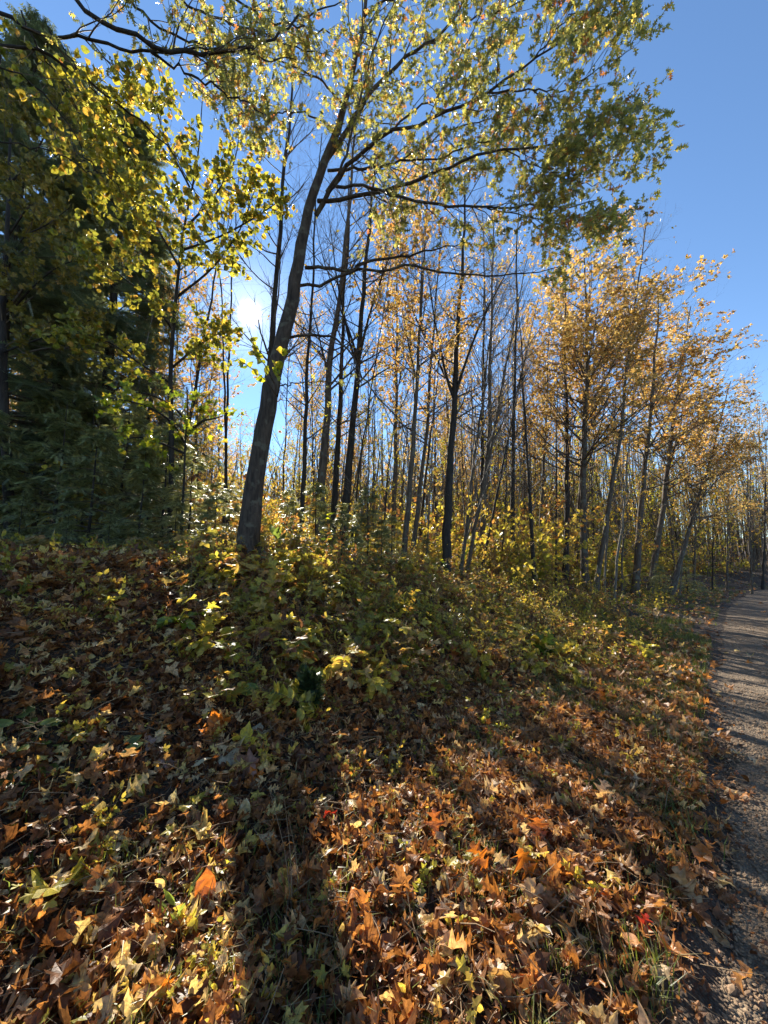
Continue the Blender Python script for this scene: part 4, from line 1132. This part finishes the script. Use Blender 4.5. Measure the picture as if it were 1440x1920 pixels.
plants(g, 'small', X[k], Y[k], (.35, .9), 1, .6)
X, Y = sample_disc(320, 4.0, 8.5, -55, -10); u, t = ut(X, Y); k = (u > 3.2) & (hash_noise(X * 1.5, Y * 1.5, 5) > .45)
plants(g, 'small', X[k], Y[k], (.6, 1.5), 1, .4); plants(g, 'pinnate', X[k][::4], Y[k][::4], (.6, 1.2), 2, .4); plants(g, 'herb', X[k][::3], Y[k][::3] + .1, (.5, 1), 1, .3)
X, Y = sample_disc(170, 1.3, 5.5, -60, 45); u, t = ut(X, Y); k = (u > .6)
plants(g, 'maple', X[k], Y[k], (.3, .6), 1, .6)
X, Y = sample_disc(2600, 11, 50, -45, 55, 1.3); u, t = ut(X, Y); k = (u > 3.6 + .01 * Y) & (hash_noise(X * .5, Y * .5, 77) > .3)
plants(g, 'bush', X[k], Y[k], (1.5, 3.6), 1, .5); plants(g, 'sapling', X[k][::2] + .4, Y[k][::2], (.8, 2.0), 1, .6); plants(g, 'stalk', X[k] - .5, Y[k], (1.5, 4), 1, .6)
tag(g.build('undergrowth', [M['stem'], M['herb'], M['herb_brown'], M['orange']]), kind='stuff')

# grass
g = Geo()
def blades(X, Y, h, wd, base_r):
    N = len(X); a = rng.uniform(0, 6.28, N); lean = rng.uniform(.1, .9, N) * h; z = ground(X, Y)
    b = np.stack([X, Y, z], 1); s = np.stack([-np.sin(a), np.cos(a), a * 0], 1) * (wd * rng.uniform(.6, 1.3, N))[:, None]
    mid = b + np.stack([np.cos(a) * lean * .3, np.sin(a) * lean * .3, h * .6], 1); tip = b + np.stack([np.cos(a) * lean, np.sin(a) * lean, h * rng.uniform(.6, 1, N)], 1)
    V = np.stack([b - s, b + s, mid + s * .8, mid - s * .8, tip], 1)
    f = np.array([(0, 1, 2), (0, 2, 3), (3, 2, 4)]); f = (f[None] + (np.arange(N) * 5)[:, None, None]).reshape(-1, 3)
    g.add(V.reshape(-1, 3), f, 0, np.repeat(np.clip(rng.normal(base_r, .25, N), 0, 1), 5))


def tufts(n, r0, r1, per, h, u0, u1, br, p=1.3, a0=-60):
    X, Y = sample_disc(n, r0, r1, a0, 62, p); u, t = ut(X, Y); k_ = (u > u0) & (u < u1) & (hash_noise(X * 1.1, Y * 1.1, 51) > .35)
    X, Y = X[k_], Y[k_]; X = np.repeat(X, per) + rng.normal(0, .035, len(X) * per); Y = np.repeat(Y, per) + rng.normal(0, .035, len(Y) * per)
    blades(X, Y, rng.uniform(h * .4, h, len(X)), .0022, br)


tufts(2600, 1.0, 6, 9, .13, .12, 1.5, .45)
tufts(3600, 4.5, 14, 16, .18, .10, 1.7, .3, 1.3, 20)
tufts(900, 3, 5, 12, .14, .08, .7, .3, 1.3, 20)
tufts(11000, 11, 40, 18, .26, .12, 3.0, .22, .8)
tufts(1500, 1.3, 7, 7, .16, 1.2, 5, .6)
tufts(900, 1.0, 5, 5, .08, .1, .5, .3)
g.V = [v + np.array([0, 0, -.005], np.float32) for v in g.V]
tag(g.build('grass', [M['grass']]), kind='stuff')

# gravel stones
ico = bmesh_v = None
import bmesh
bm = bmesh.new(); bmesh.ops.create_icosphere(bm, subdivisions=1, radius=1); IV = np.array([v.co[:] for v in bm.verts]); IF = np.array([[v.index for v in f.verts] for f in bm.faces]); bm.free()
g = Geo()
stn = [((IV * np.array([1, .75, .5])) * (1 + rng.normal(0, .12, (len(IV), 1))), IF) for _ in range(6)]
for N, r0, r1, s0, s1 in ((34000, .9, 5, .003, .012), (3500, .9, 7, .009, .024), (14000, 5, 16, .006, .016)):
    X, Y = sample_disc(N, r0, r1, 18, 64, 1.5); u, t = ut(X, Y); k = (u < .12) & (u > -3.0); X, Y = X[k], Y[k]; n = len(X)
    Z = .012 * (hash_noise(X * 3, Y * 3, 8) - .5) + .008 * (hash_noise(X * 14, Y * 14, 9) - .5)
    sc = s0 * (s1 / s0) ** rng.random(n)
    fw = rng.normal(size=(n, 3)); nor = nrm(np.array([0, 0, 1.]) + rng.normal(0, .3, (n, 3)))
    scatter_var(g, stn, np.stack([X, Y, Z + sc * .15], 1), frames(fw, nor), sc, 0)
tag(g.build('gravel', [M['stone']]), kind='stuff')

# ------------------------------------------------------------------ single fallen leaves that stand out
def ramp_leaf(name, col, tr=.4):
    col = tuple(c * .92 for c in col); d = tuple(c * .55 for c in col)
    if name not in M: M[name] = leaf_mat(name, [(0, d), (1, col)], tr, .36, .55, 1.35, .3, 50)
    return M[name]


COL = {'yellow': (.62, .50, .06), 'olive': (.42, .38, .07), 'cream': (.66, .56, .34), 'pink': (.60, .38, .30), 'white': (.56, .46, .30), 'mauve': (.42, .22, .15),
       'red': (.50, .05, .03), 'orange': (.62, .20, .03), 'rust': (.48, .15, .04), 'tan': (.5, .30, .13), 'brown': (.28, .14, .06), 'green': (.22, .32, .06)}
SH = {'maple': MAPLE2, 'oak': OAK2, 'oval': OVAL2, 'heart': HEART}
LEAVES = [
    (92, 1690, 100, 'maple', 'yellow', .4, 'largest pale yellow maple leaf at the lower left edge'),
    (142, 1668, 58, 'maple', 'yellow', .7, 'bright yellow maple leaf overlapping the largest pale one'),
    (165, 1612, 72, 'maple', 'olive', .4, 'olive-yellow maple leaf above the bright yellow pair'),
    (212, 1606, 66, 'maple', 'cream', .5, 'cream-yellow maple leaf beside the olive one'),
    (318, 1434, 58, 'maple', 'pink', .3, 'pinkish maple leaf at the left of the sunlit cluster'),
    (375, 1440, 64, 'maple', 'cream', .3, 'cream maple leaf in the middle of the sunlit cluster'),
    (430, 1424, 66, 'maple', 'white', .3, 'whitest maple leaf, shining in the sunlit cluster'),
    (462, 1452, 60, 'maple', 'mauve', .4, 'mauve-brown maple leaf at the right of the sunlit cluster'),
    (476, 1474, 36, 'maple', 'orange', .9, 'small glowing red-orange leaf below the mauve one'),
    (404, 1380, 58, 'maple', 'orange', .8, 'orange leaf standing upright above the sunlit cluster'),
    (458, 1404, 50, 'maple', 'yellow', 1.0, 'yellow leaf standing on edge beside the upright orange one'),
    (480, 1384, 44, 'maple', 'white', .3, 'small white-lit leaf behind the standing yellow leaf'),
    (275, 1404, 40, 'maple', 'pink', .4, 'small pink-red maple leaf alone left of the cluster'),
    (180, 1384, 44, 'maple', 'orange', .8, 'orange-yellow leaf glowing among green broad leaves at left'),
    (250, 1494, 48, 'maple', 'olive', .4, 'yellow-olive maple leaf alone on brown litter'),
    (322, 1526, 52, 'maple', 'cream', .5, 'cream star-shaped maple leaf below the cluster'),
    (368, 1524, 52, 'maple', 'olive', .5, 'olive-cream maple leaf beside the cream star-shaped one'),
    (458, 1542, 34, 'oval', 'cream', .9, 'small curled cream leaf standing in the shade'),
    (428, 1632, 46, 'maple', 'cream', .6, 'cream-green leaf on a short stalk in the shade'),
    (383, 1706, 60, 'oval', 'rust', .9, 'long rust-orange curled leaf standing on end'),
    (492, 1616, 36, 'oak', 'orange', .9, 'small glowing orange leaf beside the tall dry stalk'),
    (518, 1694, 46, 'oak', 'orange', .8, 'orange jagged leaf below the tall dry stalk'),
    (312, 1890, 62, 'oak', 'orange', 1.0, 'vivid orange leaf upright at the bottom edge'),
    (612, 1548, 38, 'maple', 'red', .6, 'single red maple leaf in the dark middle ground'),
    (548, 1484, 42, 'maple', 'tan', .8, 'tan lobed leaf hanging on a weed near the dry stalk'),
    (706, 1678, 54, 'maple', 'white', .6, 'grey-white curled maple leaf at the middle of the foreground'),
    (818, 1582, 62, 'oak', 'rust', .8, 'rust oak leaf standing at the upper left of the orange drift'),
    (906, 1642, 66, 'oak', 'orange', .7, 'orange oak leaf glowing in the orange drift'),
    (988, 1658, 84, 'oak', 'orange', 1.1, 'largest backlit orange oak leaf, upright in the drift'),
    (1012, 1582, 60, 'oak', 'rust', .9, 'rust oak leaf behind the largest orange one'),
    (1085, 1642, 50, 'maple', 'cream', .4, 'cream maple leaf lying in the orange drift'),
    (1010, 1788, 36, 'oval', 'white', .7, 'round grey-white leaf below the orange drift'),
    (830, 1690, 42, 'oval', 'white', .7, 'white curled leaf at the left of the orange drift'),
    (978, 1786, 38, 'maple', 'cream', .7, 'small cream leaf touching the round grey-white one'),
    (1206, 1760, 44, 'oak', 'red', .9, 'dark red leaf standing near the path at lower right'),
    (1092, 1790, 60, 'oak', 'tan', .5, 'tan-orange oak leaf left of the dark red one'),
    (940, 1880, 62, 'oval', 'tan', .8, 'tan rolled leaf at the bottom edge'),
    (1302, 1706, 80, 'oak', 'tan', .5, 'long brown-yellow leaf slanting down to the gravel edge'),
    (1316, 1624, 50, 'oval', 'orange', .4, 'orange-brown leaf on the gravel edge'),
    (1350, 1664, 44, 'oak', 'cream', .2, 'pale yellow lobed leaf lying on the gravel'),
    (1339, 1572, 28, 'oval', 'tan', .2, 'small tan oval leaf on the gravel'),
    (1354, 1770, 34, 'oval', 'tan', .3, 'narrow tan leaf lying on the gravel further down'),
    (1382, 1458, 20, 'maple', 'rust', .2, 'small reddish leaf alone on the upper gravel'),
    (853, 1248, 40, 'oak', 'rust', 1.1, 'rust-red pointed leaf sticking up from the weeds'),
    (838, 1262, 42, 'maple', 'red', .3, 'dark red leaf lying under the pointed rust one'),
    (1128, 1318, 34, 'oak', 'orange', .8, 'orange leaf glowing where sun meets the weedy bank'),
    (1138, 1335, 32, 'oak', 'rust', .6, 'rust leaf just below the orange one on the weedy bank'),
    (590, 1215, 34, 'maple', 'red', .5, 'red leaf half hidden by yellow seedlings'),
]
for px, py, wpx, shp, col, tilt, lab in LEAVES:
    p = GP(px, py); _, _, d = proj(p); size = .85 * wpx / F * float(d) / (.95 if shp != 'oval' else .75)
    g = Geo(); tm = SH[shp]; V_ = bend(tm[0], rng.normal(0, 1.2), rng.normal(0, 1.1), .2, rng.normal(0, .8), 1.0)
    toward = nrm(np.array([-p[0], -p[1], 0.]) + rng.normal(0, .35, 3) * [1, 1, 0])
    nor = nrm(np.array([0, 0, math.cos(tilt)]) + toward * math.sin(tilt)); fw = rng.normal(size=3)
    if tilt > .6: fw = np.array([rng.normal(0, .3), rng.normal(0, .3), 1.])
    Rm = frames(fw[None], nor[None]); V_ = V_ - [0, .35, 0]
    lift = .022 + size * (.34 * math.sin(tilt)) if shp != 'x' else 0
    if px > 1320: lift = .012 + size * .05
    scatter(g, (V_, tm[1]), np.zeros((1, 3)), Rm, [size], 0, np.array([.8]))
    o = g.build('fallen_leaf', [ramp_leaf('leaf_' + col, COL[col])]); o.location = tuple(p + [0, 0, lift]); tag(o, lab, 'leaf')

# single plants ----------------------------------------------------
def single(name, label, cat, px, py, build, mats, leafname='foliage'):
    p = GP(px, py); root = thing(name, label, cat, tuple(p - [0, 0, .01]))
    st, lf = Geo(), Geo(); build(st, lf, float(proj(p)[2]))
    if st.n: st.build('stem', M['stem'], root)
    if lf.n: lf.build(leafname, mats, root)


def b_leaves(h, n, size, vs, az0=None, up_=.3, droop=.1, ns=1, flat=.25):
    def f(st, lf, d):
        for _ in range(ns):
            P = resample(np.array([[0, 0, 0], [rng.normal(0, .02), 0, h * .5], [rng.normal(0, .05), rng.normal(0, .03), h]]), 6)[None]
            tubes(st, P, np.linspace(.0035, .0015, 6)[None], 4, 0)
            pos, tan = along(P, n, .35); az = rng.uniform(0, 6.28, n); dd = nrm(np.stack([np.cos(az), np.sin(az), np.full(n, up_)], 1))
            Q = np.stack([pos, pos + dd * size * .2, pos + dd * size * .35], 1); tubes(st, Q, np.full((n, 3), .0012), 3, 0)
            scatter_var(lf, vs, Q[:, -1], frames(nrm(dd + [0, 0, -droop]), nrm(np.array([0, -.3, 1.]) + rng.normal(0, flat, (n, 3)))), rng.uniform(size * .75, size * 1.15, n), 0)
    return f


def b_fern(n, L, wd):
    def f(st, lf, d):
        for _ in range(n):
            a = rng.uniform(0, 6.28); dd = np.array([math.cos(a), math.sin(a), rng.uniform(.5, 1.2)]); Q = [np.zeros(3)]
            for i in range(11): dd = nrm(dd + [0, 0, -.13]); Q.append(Q[-1] + dd * L / 11)
            Q = np.array(Q)[None]; tubes(st, Q, np.linspace(.002, .0008, 12)[None], 3, 0)
            fr = np.linspace(.12, .99, 22); ff = fr * 10.99; k_ = ff.astype(int); s = (ff - k_)[:, None]
            b = Q[0][k_] * (1 - s) + Q[0][k_ + 1] * s; T = nrm(Q[0][k_ + 1] - Q[0][k_]); sx = nrm(np.cross(T, [0, 0, 1.]))
            for sg in (-1, 1):
                scatter_var(lf, [NARROW], b, frames(nrm(sx * sg + T * .35), nrm(np.array([0, 0, 1.]) + T * 0)), wd * np.sin(fr * 2.6 + .4) ** .8 + .005, 0)
    return f


def b_conifer(h, n):
    def f(st, lf, d):
        P = np.array([[0, 0, 0], [0, .01, h * .5], [.01, 0, h]])[None]; tubes(st, P, np.array([[.006, .004, .002]]), 5, 0)
        Q, R = grow(P, np.array([[.006, .004, .002]]), n, .02, 1, (40, 80), (h * .3, h * .7), 5, .22, .1, .4); tubes(st, Q, R, 3, 0)
        pos, tan = along(Q, 26, .05); N = len(pos)
        scatter_var(lf, [spray_tpl(8, .4, .05)], pos, frames(nrm(tan + rng.normal(0, .5, (N, 3))), rng.normal(size=(N, 3))), rng.uniform(.04, .075, N), 0)
    return f


def b_grass(n, h, spread=.05):
    def f(st, lf, d):
        N = n; a = rng.uniform(0, 6.28, N); H = rng.uniform(.5, 1, N) * h; ln = rng.uniform(.1, .8, N) * H
        b = np.c_[rng.normal(0, spread, (N, 2)), np.zeros(N)]; s = np.c_[-np.sin(a), np.cos(a), a * 0] * .0028
        mid = b + np.c_[np.cos(a) * ln * .3, np.sin(a) * ln * .3, H * .6]; tip = b + np.c_[np.cos(a) * ln, np.sin(a) * ln, H * .9]
        V = np.stack([b - s, b + s, mid + s * .8, mid - s * .8, tip], 1); q_ = np.array([(0, 1, 2), (0, 2, 3), (3, 2, 4)])
        lf.add(V.reshape(-1, 3), (q_[None] + (np.arange(N) * 5)[:, None, None]).reshape(-1, 3), 0, np.repeat(rng.random(N), 5))
    return f


def b_stalk(h, n, lean):
    def f(st, lf, d):
        for i in range(n):
            e = lean + rng.normal(0, .04); P = resample(np.array([[0, 0, 0], [e * .35, .01, h * .5], [e, .02, h * rng.uniform(.8, 1)]]), 9)[None]
            tubes(st, P, np.linspace(.0026, .0009, 9)[None], 4, 0)
    return f


MAPLEV = variants(MAPLE2, 5, .35); OV5 = variants(OVAL2, 5, .45); HT5 = variants(HEART, 4, .35)
M['fir'] = leaf_mat('needle_fir', [(0, (.015, .03, .012)), (1, (.05, .085, .03))], .2, .4, .5, 1.2)
MY, MYG, MB, MH, MG, MN = M['yellow'], M['yellowgreen'], M['broad'], M['herb'], M['grass'], M['fir']
SINGLES = [
    ('broadleaf_plant', 'green plant with long white-edged pointed leaves at the left edge', 'plant', 60, 1400, b_leaves(.16, 5, .13, OV5, droop=.2), MB),
    ('broadleaf_plant', 'low plant with rounded green leaves on brown litter near the left edge', 'plant', 30, 1420, b_leaves(.07, 5, .10, OV5), MB),
    ('broadleaf_plant', 'green plant with three broad shaded leaves below the orange-yellow leaf', 'plant', 195, 1425, b_leaves(.07, 4, .11, OV5), MB),
    ('broadleaf_plant', 'low green plant catching light on the left brown litter', 'plant', 110, 1400, b_leaves(.06, 6, .08, OV5), MB),
    ('broadleaf_plant', 'broad jagged green leaf plant at far lower left above the yellow leaves', 'plant', 60, 1475, b_leaves(.06, 3, .13, MAPLEV), MB),
    ('maple_seedling', 'seedling with one gleaming white-lit leaf, left of the tiny dark fir', 'seedling', 420, 1325, b_leaves(.15, 5, .12, MAPLEV), MH),
    ('maple_seedling', 'seedling with a big dull green drooping leaf touching the tiny dark fir', 'seedling', 500, 1325, b_leaves(.16, 4, .13, HT5, droop=.4), MB),
    ('fir_seedling', 'tiny dark bushy fir seedling in the middle of the leaf litter', 'conifer seedling', 580, 1345, b_conifer(.30, 34), MN),
    ('maple_seedling', 'tall seedling with golden leaves stacked up its stem, above the gleaming leaf', 'seedling', 440, 1270, b_leaves(.30, 9, .10, MAPLEV), MY),
    ('ash_seedling', 'seedling with pale fan of narrow leaflets above the tiny dark fir', 'seedling', 545, 1265, None, MH),
    ('maple_seedling', 'seedling with large olive-green star leaves right above the ash seedling', 'seedling', 570, 1225, b_leaves(.22, 8, .13, MAPLEV), MYG),
    ('ash_seedling', 'bright green feathery seedling alone on dark litter at left', 'seedling', 338, 1185, None, MYG),
    ('basswood_seedling', 'seedling with one bright yellow round leaf, left of the golden seedling', 'seedling', 405, 1215, b_leaves(.16, 4, .12, HT5), MY),
    ('basswood_seedling', 'seedling with glowing upright oval leaf at the foot of the leaning oak', 'seedling', 515, 1062, b_leaves(.42, 3, .24, OV5, up_=.9, droop=-.6), MB),
    ('broadleaf_plant', 'plant with pale horizontal leaves just below the glowing upright leaf', 'plant', 505, 1085, b_leaves(.26, 5, .20, OV5), MB),
    ('basswood_seedling', 'seedling with small heart-shaped yellow leaves at the crest right of the oak', 'seedling', 565, 1080, b_leaves(.4, 7, .11, HT5), MY),
    ('basswood_seedling', 'slim climbing seedling with bright leaves up its stem in front of hemlocks', 'seedling', 612, 1078, b_leaves(.95, 14, .10, HT5), MYG),
    ('basswood_seedling', 'seedling with several bright yellow-green leaves at the crest before the thickest trunk', 'seedling', 825, 1085, b_leaves(.42, 16, .14, OV5, ns=2), MYG),
    ('basswood_seedling', 'seedling with one tall glowing leaf right of the thickest trunk foot', 'seedling', 872, 1075, b_leaves(.42, 4, .20, OV5, up_=.9, droop=-.5), MYG),
    ('basswood_seedling', 'small bright seedling alone on the crest below the crooked dark trunk', 'seedling', 966, 1072, b_leaves(.4, 4, .14, OV5, up_=.8, droop=-.3), MYG),
    ('oak_seedling', 'slim seedling with a salmon-orange leaf tip in the sunny middle', 'seedling', 613, 1165, b_leaves(.28, 5, .10, OAKV, up_=.8), M['orange']),
    ('maple_seedling', 'yellow-green maple seedling with drooping leaves below the red leaves', 'seedling', 800, 1325, b_leaves(.22, 10, .085, MAPLEV), MY),
    ('maple_seedling', 'pale seedling with white-lit leaves left of the red leaf', 'seedling', 740, 1265, b_leaves(.12, 8, .08, MAPLEV), MH),
    ('broadleaf_plant', 'small vivid green plant alone in shade near the grassy verge', 'plant', 1095, 1240, b_leaves(.22, 6, .14, HT5), MYG),
    ('bush', 'drooping olive-leaved bush above the shaded gap in the weeds', 'bush', 1020, 1235, b_leaves(.4, 18, .16, MAPLEV, ns=2, droop=.7), MYG),
    ('fern', 'dark green fern at the bottom edge near the middle', 'fern', 745, 1905, b_fern(6, .2, .035), MB),
    ('fern', 'low fern between grass and leaves right of the middle', 'fern', 1095, 1470, b_fern(5, .25, .035), MB),
    ('fern', 'bronze fern fronds half lit above the orange drift', 'fern', 950, 1420, b_fern(5, .28, .04), M['herb_brown']),
    ('grass_tuft', 'lush green grass tuft at the left edge above the largest yellow leaf', 'grass', 25, 1650, b_grass(34, .14), MB),
    ('grass_tuft', 'thin yellow grass blades upright at the bottom edge', 'grass', 443, 1890, b_grass(6, .2, .003), MY),
    ('grass_tuft', 'long-bladed pale grass tuft near the lower right gravel edge', 'grass', 1215, 1850, b_grass(22, .22), MG),
    ('grass_tuft', 'grass tuft standing in sun on the right-hand bank of leaves', 'grass', 1240, 1400, b_grass(40, .22, .09), MG),
    ('grass_tuft', 'dark green trailing grass clump spilling down toward the gravel', 'grass', 1270, 1560, b_grass(60, .16, .10), MB),
    ('dry_stalk', 'tall dry grass stalk leaning left over the shaded litter', 'stalk', 548, 1720, b_stalk(.5, 2, -.09), None),
    ('dry_stalk', 'second dry stalk leaning behind the tallest one', 'stalk', 560, 1700, b_stalk(.42, 1, -.02), None),
    ('dry_stalk', 'pale broken stick poking up in the middle of the brown litter', 'stick', 925, 1455, b_stalk(.22, 1, -.09), None),
    ('narrowleaf_plant', 'upright plant with narrow pale green leaves near the bottom left', 'plant', 330, 1745, b_leaves(.08, 7, .11, variants(NARROW, 4, .4), up_=1.1, droop=-.3), MB),
    ('broadleaf_plant', 'single glossy oval leaf plant at the bottom left corner', 'plant', 66, 1885, b_leaves(.03, 2, .10, OV5), MB),
]


def b_ash(h, n, ll):
    def f(st, lf, d):
        g_ = pl_pinnate(h, n, ll); t_ = tri(g_)
        st.add(t_[0][0], t_[0][1], 0); lf.add(t_[1][0], t_[1][1], 0, np.clip(t_[1][2] + .5, 0, 1))
    return f


for nm, lab, cat, px, py, bf, mt in SINGLES:
    single(nm, lab, cat, px, py, bf or b_ash(.18, 5, .22), mt, 'blades' if nm == 'grass_tuft' else ('frond' if nm == 'fern' else 'foliage'))
